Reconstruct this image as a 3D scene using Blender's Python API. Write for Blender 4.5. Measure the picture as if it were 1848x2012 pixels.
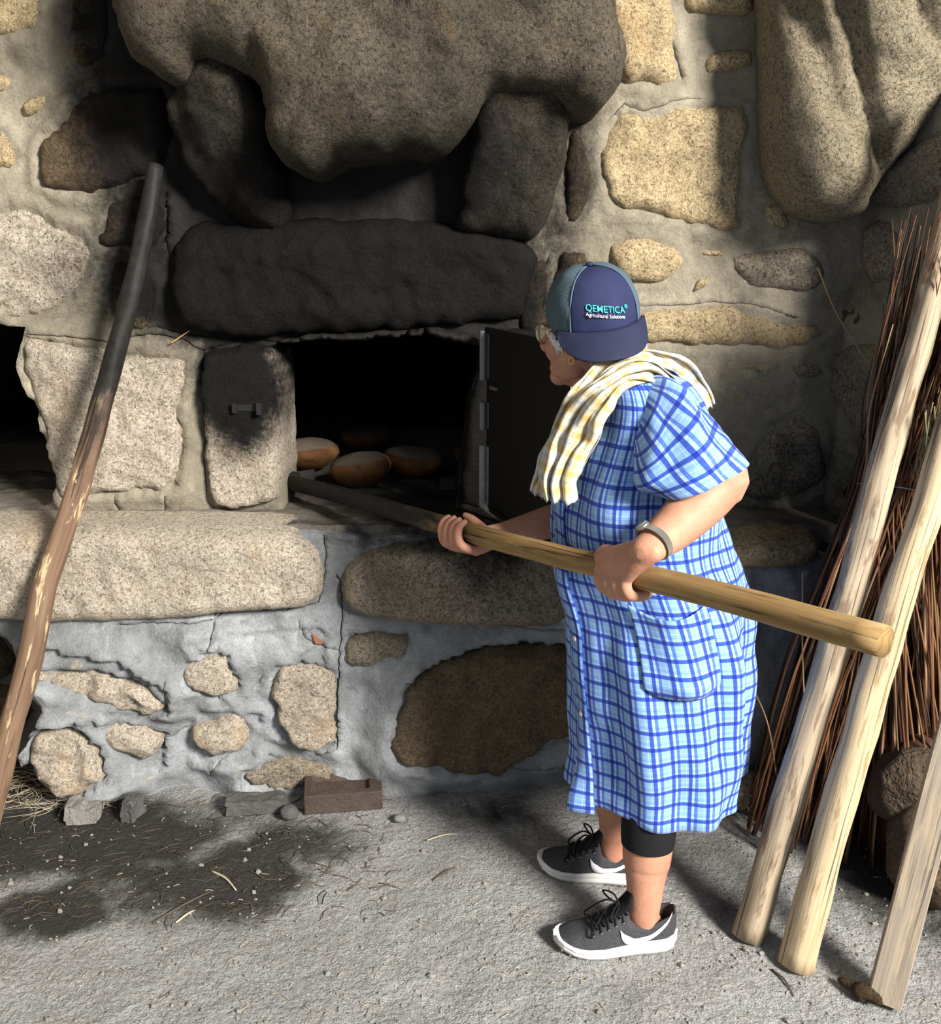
import bpy, bmesh, math, random
import numpy as np
from mathutils import Vector, Matrix, noise
from mathutils.geometry import delaunay_2d_cdt
random.seed(7); np.random.seed(7)
for o in list(bpy.data.objects): bpy.data.objects.remove(o)
scene = bpy.context.scene
COL = scene.collection

# ------------------------------------------------------------------ camera
W, H, F = 1848.0, 2012.0, 1850.0
CAMZ, PITCH = 1.5, math.radians(15)
cam_data = bpy.data.cameras.new('camera'); cam = bpy.data.objects.new('camera', cam_data); COL.objects.link(cam)
cam.location = (0, 0, CAMZ); cam.rotation_euler = (math.pi/2 - PITCH, 0, 0)
cam_data.sensor_fit = 'HORIZONTAL'; cam_data.sensor_width = 36; cam_data.lens = 36*F/W
cam_data.clip_start = 0.05
scene.camera = cam
# ------------------------------------------------------------------ sky, daylight, exposure
world = bpy.data.worlds.new('sky'); scene.world = world; world.use_nodes = True
bg = world.node_tree.nodes['Background']; bg.inputs[0].default_value = (0.80, 0.90, 1.0, 1); bg.inputs[1].default_value = 0.34
def area(name, loc, target, sx, sy, power, col):
    d = bpy.data.lights.new(name, 'AREA'); d.shape = 'RECTANGLE'; d.size = sx; d.size_y = sy; d.energy = power; d.color = col
    o = bpy.data.objects.new(name, d); COL.objects.link(o); o.location = loc
    o.rotation_euler = (Vector(target)-Vector(loc)).to_track_quat('-Z', 'Y').to_euler(); return o
area('doorway_daylight', (4.7, -3.5, 4.7), (0.1, 2.4, 0.9), 1.8, 1.8, 1560, (1.0, 0.95, 0.87))
scene.view_settings.view_transform = 'Standard'; scene.view_settings.look = 'None'
scene.view_settings.gamma = 1; scene.view_settings.use_curve_mapping = False
scene.view_settings.exposure = 0.35

# ------------------------------------------------------------------ pixel helpers (direction from the lens; distance from the plane it lies on)
CP, SP = math.cos(PITCH), math.sin(PITCH)
def ray(px, py):
    xc = (px-W/2)/F; yc = (H/2-py)/F
    return Vector((xc, CP+yc*SP, -SP+yc*CP))
C0 = Vector((0, 0, CAMZ))
def P(px, py, Y): d = ray(px, py); return C0 + d*(Y/d.y)
def G(px, py, z=0.0): d = ray(px, py); return C0 + d*((z-CAMZ)/d.z)
class Plane:
    def __init__(s, o, n):
        s.o = Vector(o); s.n = Vector(n).normalized()
        s.ez = (Vector((0,0,1)) - s.n*s.n.z).normalized()
        s.ex = s.ez.cross(s.n).normalized()
        if s.ex.x < 0: s.ex = -s.ex
    def px(s, p):
        d = ray(*p); t = (s.o-C0).dot(s.n)/d.dot(s.n); q = C0+d*t-s.o
        return (q.dot(s.ex), q.dot(s.ez))
    def w(s, a, b, h=0): return s.o + s.ex*a + s.ez*b + s.n*h
YW, YL = 2.68, 2.46
ZL = 0.79
WALL = Plane((0, YW, 0), (0, -1, 0)); LEDGE = Plane((0, YL, 0), (0, -1, 0))
RC = Vector((1.05, YW, 0)); RE = Vector((1.215, 2.08, 0)); rd = (RE-RC).normalized()
RIGHT = Plane(RC, (rd.y, -rd.x, 0) if rd.y < 0 else (-rd.y, rd.x, 0))
if RIGHT.n.y > 0: RIGHT = Plane(RC, -RIGHT.n)

# ------------------------------------------------------------------ object helpers
def link(name, me, mat, parent=None, kind=None, label=None, cat=None, group=None, loc=None, smooth=True):
    """verts of me are in world space; the origin goes to the base of its box"""
    co = np.empty(len(me.vertices)*3, dtype=np.float32); me.vertices.foreach_get('co', co); co = co.reshape(-1, 3)
    mn, mx = co.min(0), co.max(0)
    l = np.array(loc) if loc is not None else np.array([(mn[0]+mx[0])/2, (mn[1]+mx[1])/2, mn[2]])
    co -= l.astype(np.float32); me.vertices.foreach_set('co', co.ravel())
    if smooth: me.polygons.foreach_set('use_smooth', np.ones(len(me.polygons), dtype=bool))
    me.update()
    o = bpy.data.objects.new(name, me); COL.objects.link(o)
    if mat is not None:
        for m in (mat if isinstance(mat, (list, tuple)) else [mat]): me.materials.append(m)
    place(o, l, parent); tag(o, label, cat, group, kind)
    return o
WL = {}
def place(o, l, parent):
    l = Vector([float(v) for v in l]); WL[o] = l
    if parent is not None: o.parent = parent; o.location = l - WL[parent]
    else: o.location = l
def tag(o, label=None, cat=None, group=None, kind=None):
    if label: o['label'] = label
    if cat: o['category'] = cat
    if group: o['group'] = group
    if kind: o['kind'] = kind
def empty(name, loc, label=None, cat=None, group=None, kind=None, parent=None):
    o = bpy.data.objects.new(name, None); COL.objects.link(o); o.empty_display_size = .1
    place(o, loc, parent); tag(o, label, cat, group, kind); return o
def mk(verts, faces, uvs=None):
    me = bpy.data.meshes.new('m'); me.from_pydata([tuple(v) for v in verts], [], faces); me.update()
    if uvs is not None:
        ul = me.uv_layers.new(name='UVMap'); li = np.empty(len(me.loops), dtype=np.int32); me.loops.foreach_get('vertex_index', li)
        ul.data.foreach_set('uv', np.array(uvs, dtype=np.float32)[li].ravel())
    return me
def setattr_f(me, name, vals):
    a = me.attributes.new(name, 'FLOAT', 'POINT'); a.data.foreach_set('value', np.array(vals, dtype=np.float32))
class MB:
    """collects pieces of one part"""
    def __init__(s): s.v = []; s.f = []; s.u = []
    def add(s, v, f, u=None):
        n = len(s.v); s.v += [Vector(p) for p in v]; s.f += [tuple(i+n for i in q) for q in f]; s.u += list(u) if u is not None else [(0, 0)]*len(v)
    def mesh(s): return mk(s.v, s.f, s.u)
    def build(s, name, mat, parent=None, **k): return link(name, s.mesh(), mat, parent, **k)
def catmull(pts, n):
    """resample a list of tuples/vectors of any dimension with n points per span"""
    A = [np.array(p, dtype=float) for p in pts]; out = []
    for i in range(len(A)-1):
        p0 = A[i-1] if i else 2*A[0]-A[1]; p1, p2 = A[i], A[i+1]; p3 = A[i+2] if i+2 < len(A) else 2*A[-1]-A[-2]
        for k in range(n):
            t = k/n; out.append(.5*((2*p1)+(-p0+p2)*t+(2*p0-5*p1+4*p2-p3)*t*t+(-p0+3*p1-3*p2+p3)*t**3))
    out.append(A[-1]); return out
def tube(pts, rad, seg=12, n=5, flat=1.0, up=None, cap='round', wob=0, seed=0):
    """swept tube through pts with radius per point; returns verts, faces, uvs"""
    if n > 1: q = catmull([tuple(p)+(r,) for p, r in zip(pts, rad)], n)
    else: q = [np.array(tuple(p)+(r,)) for p, r in zip(pts, rad)]
    C = [Vector(a[:3]) for a in q]; R = [max(float(a[3]), 1e-4) for a in q]
    T = []
    for i in range(len(C)):
        t = C[min(i+1, len(C)-1)]-C[max(i-1, 0)]; T.append(t.normalized() if t.length > 1e-9 else Vector((0, 0, 1)))
    if cap == 'round':
        for s, e in ((0, 1), (-1, -1)):
            pass
    u = Vector(up) if up is not None else (Vector((0, 0, 1)) if abs(T[0].z) < .8 else Vector((1, 0, 0)))
    u = (u-T[0]*u.dot(T[0])).normalized()
    rings = []
    def ring(c, t, u, r):
        b = t.cross(u); out = []
        for k in range(seg):
            a = 2*math.pi*k/seg; d = u*math.cos(a)*flat+b*math.sin(a); rr = r
            if wob: rr = r*(1+wob*noise.noise(Vector((c.x*9+seed, c.y*9, c.z*9))+d*1.2))
            out.append(c+d*rr)
        return out
    vs = []; uv = []; L = 0
    caps = [(.0, .25), (.5, .75), (.85, .97)] if cap == 'round' else []
    if cap == 'round':
        for k, (s, _) in enumerate([(0.999, 0), (.75, 0), (.4, 0)]):
            rr = R[0]*math.sqrt(1-s*s); rings.append((C[0]-T[0]*R[0]*s, T[0], None, rr, -R[0]*s))
    frames = []
    for i in range(len(C)):
        if i: u = (u-T[i]*u.dot(T[i])).normalized()
        frames.append(u.copy())
    allr = [(c, t, frames[0], rr, l) for (c, t, _, rr, l) in rings]
    for i in range(len(C)):
        if i: L += (C[i]-C[i-1]).length
        allr.append((C[i], T[i], frames[i], R[i], L))
    if cap == 'round':
        for s in (.4, .75, .999): allr.append((C[-1]+T[-1]*R[-1]*s, T[-1], frames[-1], R[-1]*math.sqrt(1-s*s), L+R[-1]*s))
    for (c, t, uu, rr, l) in allr:
        vs += ring(c, t, uu, rr); uv += [(k/seg*2*math.pi*R[len(R)//2], l) for k in range(seg)]
    m = len(allr); fs = []
    for i in range(m-1):
        for k in range(seg):
            fs.append((i*seg+k, i*seg+(k+1) % seg, (i+1)*seg+(k+1) % seg, (i+1)*seg+k))
    if cap: fs.append(tuple(reversed(range(seg)))); fs.append(tuple(range((m-1)*seg, m*seg)))
    return vs, fs, uv
def box(c, sx, sy, sz, ax=None, ay=None, az=None):
    c = Vector(c); ax = Vector(ax or (1,0,0)); ay = Vector(ay or (0,1,0)); az = Vector(az or (0,0,1))
    v = [c+ax*(sx*i/2)+ay*(sy*j/2)+az*(sz*k/2) for k in (-1,1) for j in (-1,1) for i in (-1,1)]
    return v, [(0,2,3,1),(4,5,7,6),(0,1,5,4),(1,3,7,5),(3,2,6,7),(2,0,4,6)]
def ellipsoid(c, axes, seg=24, rings=16):
    c = Vector(c); A, B, Cc = [Vector(a) for a in axes]; v = [c+Cc]
    for i in range(1, rings):
        t = math.pi*i/rings
        for k in range(seg):
            a = 2*math.pi*k/seg; v.append(c+Cc*math.cos(t)+(A*math.cos(a)+B*math.sin(a))*math.sin(t))
    v.append(c-Cc); f = []
    for k in range(seg): f.append((0, 1+k, 1+(k+1) % seg))
    for i in range(rings-2):
        for k in range(seg):
            a = 1+i*seg; f.append((a+k, a+seg+k, a+seg+(k+1) % seg, a+(k+1) % seg))
    n = len(v)-1; a = 1+(rings-2)*seg
    for k in range(seg): f.append((a+k, n, a+(k+1) % seg))
    return v, f

# ------------------------------------------------------------------ materials
MATS = {}
class N:
    def __init__(s, m):
        m.use_nodes = True; s.t = m.node_tree; s.b = s.t.nodes['Principled BSDF']; s.n = s.t.nodes; s.l = s.t.links
        s.pos = s.n.new('ShaderNodeNewGeometry').outputs['Position']
    def node(s, kind, **k):
        x = s.n.new(kind)
        for a, b in k.items(): setattr(x, a, b)
        return x
    def set(s, sock, v):
        if hasattr(v, 'is_output') or isinstance(v, bpy.types.NodeSocket): s.l.new(v, sock)
        else:
            if isinstance(v, tuple) and len(v) == 3 and sock.type == 'RGBA': v = v+(1,)
            sock.default_value = v
    def noise(s, scale, detail=4, rough=.6, dist=0, vec=None):
        x = s.node('ShaderNodeTexNoise'); s.set(x.inputs['Vector'], vec if vec is not None else s.pos)
        x.inputs['Scale'].default_value = scale; x.inputs['Detail'].default_value = detail; x.inputs['Roughness'].default_value = rough; x.inputs['Distortion'].default_value = dist
        return x.outputs['Fac']
    def voro(s, scale, out='Color', vec=None, feature='F1'):
        x = s.node('ShaderNodeTexVoronoi', feature=feature); s.set(x.inputs['Vector'], vec if vec is not None else s.pos); x.inputs['Scale'].default_value = scale
        return x.outputs[out]
    def ramp(s, fac, stops, interp='LINEAR'):
        x = s.node('ShaderNodeValToRGB'); x.color_ramp.interpolation = interp; s.set(x.inputs[0], fac)
        e = x.color_ramp.elements
        while len(e) < len(stops): e.new(1)
        for i, (p, c) in enumerate(stops):
            e[i].position = p; e[i].color = (c+(1,)) if isinstance(c, tuple) else (c, c, c, 1)
        return x.outputs[0]
    def mix(s, fac, a, b, mode='MIX'):
        x = s.node('ShaderNodeMix', data_type='RGBA', blend_type=mode); s.set(x.inputs[0], fac); s.set(x.inputs[6], a); s.set(x.inputs[7], b); return x.outputs[2]
    def math(s, op, a, b=0.0, c=None):
        x = s.node('ShaderNodeMath', operation=op); s.set(x.inputs[0], a); s.set(x.inputs[1], b)
        if c is not None: s.set(x.inputs[2], c)
        return x.outputs[0]
    def maprange(s, v, a, b, c=0., d=1.):
        x = s.node('ShaderNodeMapRange', interpolation_type='SMOOTHSTEP'); s.set(x.inputs[0], v); x.inputs[1].default_value = a; x.inputs[2].default_value = b; x.inputs[3].default_value = c; x.inputs[4].default_value = d
        return x.outputs[0]
    def attr(s, name): x = s.node('ShaderNodeAttribute', attribute_name=name); return x.outputs['Fac']
    def bump(s, h, strength=1.0, dist=.004, prev=None):
        x = s.node('ShaderNodeBump'); x.inputs['Strength'].default_value = strength; x.inputs['Distance'].default_value = dist; s.set(x.inputs['Height'], h)
        if prev is not None: s.l.new(prev, x.inputs['Normal'])
        return x.outputs[0]
    def scale_vec(s, v, sc):
        x = s.node('ShaderNodeMapping'); s.set(x.inputs[0], v); x.inputs['Scale'].default_value = sc; return x.outputs[0]
    def out(s, col, rough=.8, normal=None, spec=.3, metal=0):
        s.set(s.b.inputs['Base Color'], col); s.set(s.b.inputs['Roughness'], rough); s.b.inputs['Specular IOR Level'].default_value = spec; s.b.inputs['Metallic'].default_value = metal
        if normal is not None: s.l.new(normal, s.b.inputs['Normal'])
def newmat(name):
    m = bpy.data.materials.new(name); return m, N(m)
SOOT = (0.010, 0.0095, 0.0095)
def soot_shade_mix(n, col, strength=1.0):
    s = n.attr('soot'); nz = n.noise(7, 5, .65); nf = n.noise(60, 3, .7)
    k = n.math('ADD', s, n.math('MULTIPLY', n.math('SUBTRACT', nz, .5), .55)); k = n.math('ADD', k, n.math('MULTIPLY', n.math('SUBTRACT', nf, .5), .35))
    k = n.math('ADD', k, n.math('MULTIPLY', n.math('SUBTRACT', n.noise(2.7, 3, .6), .5), .45)); k = n.maprange(k, .18, .82); sc = n.mix(n.noise(35, 3), SOOT, (0.022, 0.020, 0.0185))
    ground = n.attr('dirt'); return n.mix(k, col, sc), k
def granite(name, c1, c2, dark=(0.10, 0.075, 0.05), grain=1.0, bump=1.0, low=.45):
    if name in MATS: return MATS[name]
    m, n = newmat(name)
    big = n.noise(3.2, 4, .6); g1 = n.noise(85*grain, 3, .75); g2 = n.noise(230*grain, 2, .7); v = n.voro(150*grain, 'Distance')
    col = n.mix(n.ramp(g1, [(.40, 0.0), (.57, 1.0)]), c2, c1)
    col = n.mix(n.ramp(g2, [(.52, 0.0), (.66, 1.0)]), col, tuple(min(1, x*1.35) for x in c1))
    col = n.mix(n.math('MULTIPLY', n.ramp(n.noise(120*grain, 2, .8, .4), [(.55, 0.0), (.64, 1.0)]), .9), col, dark)
    col = n.mix(n.ramp(big, [(.3, low), (.7, 0.0)]), col, tuple(x*.55 for x in c2))
    rust = n.ramp(n.noise(6, 4, .7, .6), [(.56, 0.0), (.74, .45)]); col = n.mix(rust, col, (c1[0]*.75, c1[1]*.55, c1[2]*.32))
    col, k = soot_shade_mix(n, col)
    b = n.bump(n.noise(24, 5, .7), .9*bump, .022); b = n.bump(n.noise(95*grain, 5, .8), 1.0*bump, .011, b)
    n.out(col, n.math('SUBTRACT', .9, n.math('MULTIPLY', k, .30)), b, .3); n.set(n.b.inputs['Specular IOR Level'], n.math('SUBTRACT', .3, n.math('MULTIPLY', k, .22)))
    MATS[name] = m; return m
def mortar(name, c1, c2, patch=None):
    if name in MATS: return MATS[name]
    m, n = newmat(name)
    col = n.mix(n.ramp(n.noise(5, 5, .65, .3), [(.32, 0.0), (.68, 1.0)]), c2, c1)
    col = n.mix(n.ramp(n.noise(160, 3, .7), [(.45, 0.0), (.7, .5)]), col, tuple(x*.6 for x in c2))
    col = n.mix(n.ramp(n.noise(22, 4, .7), [(.55, 0.0), (.75, .5)]), col, tuple(min(1, x*1.4) for x in c1))
    col = n.mix(n.ramp(n.noise(2.6, 5, .7, .5), [(.40, .45), (.60, 0.)]), col, tuple(x*.42 for x in c2)); col = n.mix(n.ramp(n.noise(11, 5, .75, .8), [(.57, 0.), (.66, .5)]), col, tuple(x*.5 for x in c2))
    if patch: col = n.mix(n.ramp(n.noise(9, 5, .75, .5), [(.62, 0.0), (.70, .8)]), col, patch)
    col = n.mix(n.attr('dirt'), col, (.035, .028, .02))
    col, k = soot_shade_mix(n, col)
    b = n.bump(n.noise(16, 5, .6), .6, .015); b = n.bump(n.noise(130, 4, .7), .55, .004, b)
    n.out(col, n.math('SUBTRACT', .93, n.math('MULTIPLY', k, .32)), b, .25); n.set(n.b.inputs['Specular IOR Level'], n.math('SUBTRACT', .25, n.math('MULTIPLY', k, .18))); MATS[name] = m; return m
def G1(): return granite('granite_gold', (.74, .585, .355), (.45, .34, .19), (.19, .135, .08))
def G2(): return granite('granite_grey', (.52, .45, .35), (.27, .22, .165))
def G3(): return granite('granite_brown', (.22, .155, .09), (.10, .07, .042))
def G4(): return granite('granite_pale', (.76, .665, .55), (.47, .39, .305), (.22, .17, .125), 1., 1., .3)
def G5(): return granite('granite_smoked', (.10, .084, .062), (.045, .037, .028), (.012, .010, .008), 1.0, 1.1)
def M1(): return mortar('mortar_warm', (.385, .345, .265), (.25, .22, .165))
def M2(): return mortar('mortar_blue', (.385, .405, .425), (.20, .208, .216), (.40, .34, .23))
def M3(): return mortar('mortar_dark', (.20, .18, .15), (.11, .10, .085))

# soot: a deposit fixed to the masonry round the oven mouth and up under the hood; the right-corner blobs paint the shade there (blobs in wall metres)
def wxz(px, py): p = P(px, py, YW); return p.x, p.z
SB = [(640, 545, 400, 140, 1.1), (320, 230, 150, 220, .92), (700, 400, 330, 130, 1.05), (470, 745, 80, 125, .95), (760, 620, 290, 75, 1.2), (965, 800, 110, 270, 1.1), (1040, 480, 110, 200, .72), (860, 330, 140, 150, 1.1), (430, 640, 120, 70, .55), (260, 60, 100, 190, .95), (1110, 330, 60, 170, .7), (1090, 560, 45, 170, .72),
      (1640, 760, 120, 330, .35), (900, 1010, 230, 30, .75), (1600, 960, 160, 130, .55)]
SBW = [(*wxz(x, y), rx*YW/F*1.02, ry*YW/F*1.02, k) for x, y, rx, ry, k in SB]
def soot_shade_at(x, z):
    s = 0.0
    for cx, cz, rx, rz, k in SBW:
        q = ((x-cx)/rx)**2+((z-cz)/rz)**2
        if q < 6: s = max(s, k*math.exp(-q*q*.45) if q < 1 else k*math.exp(-.45)*math.exp(-(q-1)*.9))
    return s

# ------------------------------------------------------------------ relief meshes from outlines
def fr(p, sc, o=4): return noise.fractal(p*sc, 1.0, 2.0, o)
def chaikin(p):
    out = []
    for i in range(len(p)):
        a, b = np.array(p[i]), np.array(p[(i+1) % len(p)]); out += [a*.8+b*.2, a*.2+b*.8]
    return out
def dens(p, step, closed=True):
    out = []; n = len(p)
    for i in range(n if closed else n-1):
        a, b = np.array(p[i]), np.array(p[(i+1) % n]); k = max(1, int(np.linalg.norm(b-a)/step))
        out += [a+(b-a)*j/k for j in range(k)]
    if not closed: out.append(np.array(p[-1]))
    return out
def inside(pts, poly):
    x, y = pts[:, 0], pts[:, 1]; c = np.zeros(len(pts), bool); n = len(poly)
    for i in range(n):
        (x1, y1), (x2, y2) = poly[i-1], poly[i]
        if y1 == y2: continue
        m = ((y1 > y) != (y2 > y)) & (x < (x2-x1)*(y-y1)/(y2-y1)+x1); c ^= m
    return c
def dist(pts, poly, closed=True):
    d = np.full(len(pts), 1e9); n = len(poly)
    for i in range(0 if closed else 1, n):
        a, b = np.array(poly[i-1]), np.array(poly[i]); ab = b-a; L = ab@ab
        if L < 1e-14: continue
        t = np.clip(((pts-a)@ab)/L, 0, 1); q = pts-(a+t[:, None]*ab); d = np.minimum(d, np.hypot(q[:, 0], q[:, 1]))
    return d
def relief(plane, poly, res, hfun, holes=(), cracks=(), back=.05, jit=.006, smoothp=1, dirt=None, extra_soot_shade=None, seed=0., sootk=1.0):
    """poly / holes / cracks in plane metres. hfun(pts, d) -> height out of the plane. Returns a mesh with soot and dirt attributes."""
    def rough(p, amp):
        for _ in range(smoothp): p = chaikin(p)
        p = dens(p, res*.9)
        return [q+amp*np.array([noise.noise(Vector((q[0]*17+seed, q[1]*17, 3.1)))+.5*noise.noise(Vector((q[0]*50, q[1]*50, seed))), noise.noise(Vector((q[0]*17, q[1]*17+seed, 9.7)))+.5*noise.noise(Vector((q[0]*50, q[1]*50, seed+5)))]) for q in p]
    ob = rough(poly, jit); hb = [rough(h, jit) for h in holes]
    A = np.array(ob); mn, mx = A.min(0), A.max(0)
    gx, gy = np.meshgrid(np.arange(mn[0], mx[0], res), np.arange(mn[1], mx[1], res*.866)); gx = gx+(np.arange(gx.shape[0]) % 2)[:, None]*res*.5
    g = np.stack([gx.ravel(), gy.ravel()], 1); g = g+np.random.uniform(-.18, .18, g.shape)*res
    k = inside(g, ob) & (dist(g, ob) > res*.5)
    for h in hb: k &= ~inside(g, h) & (dist(g, h) > res*.5)
    g = g[k]; cr = []
    for line, w, dep in cracks:
        l = dens([np.array(q) for q in line], .007, False)
        l = [q+.004*np.array([noise.noise(Vector((q[0]*60, q[1]*60, 1.5+seed))), noise.noise(Vector((q[0]*60, q[1]*60, 7.5)))]) for q in l]
        L = np.array(l); T = np.gradient(L, axis=0); T /= np.maximum(np.linalg.norm(T, axis=1), 1e-9)[:, None]; Nn = np.stack([-T[:, 1], T[:, 0]], 1)
        ww = w*(.55+.45*np.sin(np.linspace(.15, math.pi-.15, len(L))))[:, None]*np.array([.8+.5*noise.noise(Vector((q[0]*30, q[1]*30, 2)))for q in l])[:, None]
        if len(g): g = g[dist(g, l, False) > w*2.2]
        cr.append((L, L+Nn*ww, L-Nn*ww, w, dep))
    pts = [A]; flag = [np.zeros(len(A))]
    for h in hb: pts.append(np.array(h)); flag.append(np.zeros(len(h)))
    nb = sum(len(p) for p in pts); pts.append(g); flag.append(np.zeros(len(g)))
    for L, a, b, w, dep in cr:
        for q, fl in ((L, dep), (a, 0), (b, 0)):
            kk = inside(q, ob)
            if len(hb):
                for h in hb: kk &= ~inside(q, h)
            pts.append(q[kk]); flag.append(np.full(kk.sum(), fl))
    pts = np.concatenate(pts); flag = np.concatenate(flag)
    edges = []; s = 0; loops = []
    for lp in [ob]+hb:
        n = len(lp); edges += [(s+i, s+(i+1) % n) for i in range(n)]; loops.append((s, n)); s += n
    vo, eo, fo, ov, oe, of = delaunay_2d_cdt([Vector(p) for p in pts.tolist()], edges, [], 0, 1e-7)
    V = np.array([tuple(v) for v in vo]); src = [o[0] if o else -1 for o in ov]
    fl = np.array([flag[i] if i >= 0 else 0 for i in src])
    tri = np.array([f for f in fo if len(f) == 3]); cen = V[tri].mean(1)
    k = inside(cen, ob)
    for h in hb: k &= ~inside(cen, h)
    tri = tri[k]
    # consistent winding towards the plane normal
    e1, e2 = V[tri[:, 1]]-V[tri[:, 0]], V[tri[:, 2]]-V[tri[:, 0]]; ar = e1[:, 0]*e2[:, 1]-e1[:, 1]*e2[:, 0]
    want = 1 if plane.ex.cross(plane.ez).dot(plane.n) > 0 else -1
    fl2 = np.sign(ar) != want; tri[fl2] = tri[fl2][:, ::-1]
    d = dist(V, ob)
    for h in hb: d = np.minimum(d, dist(V, h))
    hgt = hfun(V, d)-fl
    Wp = [plane.w(float(V[i, 0]), float(V[i, 1]), float(hgt[i])) for i in range(len(V))]
    faces = [tuple(int(i) for i in t) for t in tri]
    so = [soot_shade_at(p.x, p.z)*sootk for p in Wp]
    if extra_soot_shade is not None: so = [max(a, extra_soot_shade(p)) for a, p in zip(so, Wp)]
    di = [min(1., .9*f/.012) for f in fl]
    inv = {s_: i for i, s_ in enumerate(src) if s_ >= 0}
    for (s, n) in loops:
        base = len(Wp); ids = [inv.get(s+i) for i in range(n)]
        if any(i is None for i in ids): continue
        for i in ids: Wp.append(plane.w(float(V[i, 0]), float(V[i, 1]), -back)); so.append(so[i]); di.append(0)
        for i in range(n):
            j = (i+1) % n; q = (ids[i], ids[j], base+j, base+i)
            faces.append(q if True else q[::-1])
    me = mk(Wp, faces); setattr_f(me, 'soot', so); setattr_f(me, 'dirt', di)
    bm = bmesh.new(); bm.from_mesh(me); bmesh.ops.recalc_face_normals(bm, faces=bm.faces)
    # face outwards
    acc = sum((f.normal.dot(plane.n)*f.calc_area() for f in bm.faces))
    if acc < 0: bmesh.ops.reverse_faces(bm, faces=bm.faces)
    bm.to_mesh(me); bm.free(); return me
def stone(name, plane, px, mat, parent, bulge=.03, edge=.05, sink=.012, res=.013, rough=.008, back=.05, base=0., grad=(0, 0), lump=.012, jit=.010, grooves=(), cracks=(), label=None, extra_soot_shade=None, smoothp=1, hbonus=None, sootk=1.0):
    poly = [np.array(plane.px(p)) for p in px]; c = np.mean(poly, 0); sd = random.uniform(0, 90)
    gv = [([np.array(plane.px(p)) for p in l], w, dp) for l, w, dp in grooves]; cr = [([plane.px(p) for p in l], w, dp) for l, w, dp in cracks]
    def hf(V, d):
        x = np.clip(d/edge, 0, 1); h = base-sink+(bulge+sink)*np.sqrt(1-(1-x)**2)
        h = h+grad[0]*(V[:, 0]-c[0])+grad[1]*(V[:, 1]-c[1])
        nz = np.array([lump*2*noise.noise(Vector((a*5+sd, b*5, sd)))+rough*fr(Vector((a+sd, b, .3)), 16, 5) for a, b in V]); h = h+nz*(.35+.65*x)
        for l, w, dp in gv:
            q = dist(V, l, False); h = h-dp*np.exp(-(q/w)**2)
        if hbonus is not None: h = h+hbonus(V, d)
        return h
    me = relief(plane, poly, res, hf, (), cr, back, jit, smoothp, seed=sd, extra_soot_shade=extra_soot_shade, sootk=sootk)
    return link(name, me, mat, parent, label=label)

# ================================================================== THE PLACE
class HPlane(Plane):
    def __init__(s, z): s.o = Vector((0, 0, z)); s.n = Vector((0, 0, 1)); s.ex = Vector((1, 0, 0)); s.ez = Vector((0, 1, 0))
def wp(*pts): return [WALL.px(p) for p in pts]
MOUTH = [(541, 680), (556, 664), (640, 659), (720, 657), (800, 653), (850, 650), (905, 664), (946, 678), (937, 730), (918, 800), (906, 880), (899, 950), (896, 1004), (556, 1004), (553, 900), (550, 790)]
HOLE = [(-260, 625), (0, 632), (58, 645), (42, 720), (60, 765), (88, 830), (113, 955), (112, 985), (60, 1003), (-260, 1003)]
def swell(plane, items, k=.8, reach=.035):
    polys = [([np.array(plane.px(p)) for p in px], b) for px, b in items]
    def f(V):
        h = np.zeros(len(V))
        for poly, b in polys:
            A = np.array(poly); m = (V[:, 0] > A[:, 0].min()-.12) & (V[:, 0] < A[:, 0].max()+.12) & (V[:, 1] > A[:, 1].min()-.12) & (V[:, 1] < A[:, 1].max()+.12)
            if not m.any(): continue
            q = V[m]; d = dist(q, poly); ins = inside(q, poly); d = np.where(ins, 0, d); r = reach+b*.6
            h[m] = np.maximum(h[m], k*b*np.exp(-(d/r)**2)-(ins*.5*b))
        return h
    return f
def flat_noise(amp, fine, sd):
    def f(V, d): return np.array([amp*2*noise.noise(Vector((a*3.1+sd, b*3.1, sd)))+fine*fr(Vector((a+sd, b, .7)), 12, 4) for a, b in V])
    return f
def lintel_band(V): return 0
wall_cracks = [([(60, 655), (150, 662), (215, 670), (300, 655), (360, 668), (400, 690), (470, 668), (545, 672)], .0028, .014), ([(300, 640), (350, 655), (410, 662), (520, 668)], .0028, .012),
               ([(398, 690), (402, 800), (404, 900), (408, 985), (430, 1003)], .003, .016), ([(1080, 500), (1062, 540), (1068, 620), (1050, 660)], .0025, .012),
               ([(335, 380), (328, 440), (335, 520)], .002, .01), ([(1290, 0), (1310, 60), (1335, 150)], .0018, .009), ([(1195, 235), (1225, 205), (1265, 222), (1310, 203), (1370, 195)], .0028, .014),
               ([(1255, 600), (1340, 600), (1400, 592), (1480, 598), (1560, 625)], .0025, .01), ([(1030, 505), (1035, 560), (1020, 640)], .002, .01), ([(230, 975), (235, 1003)], .002, .008), ([(330, 970), (325, 1000)], .0018, .008)]
WS = []
def ws(px, mat, **k): WS.append((px, mat, k))
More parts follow.
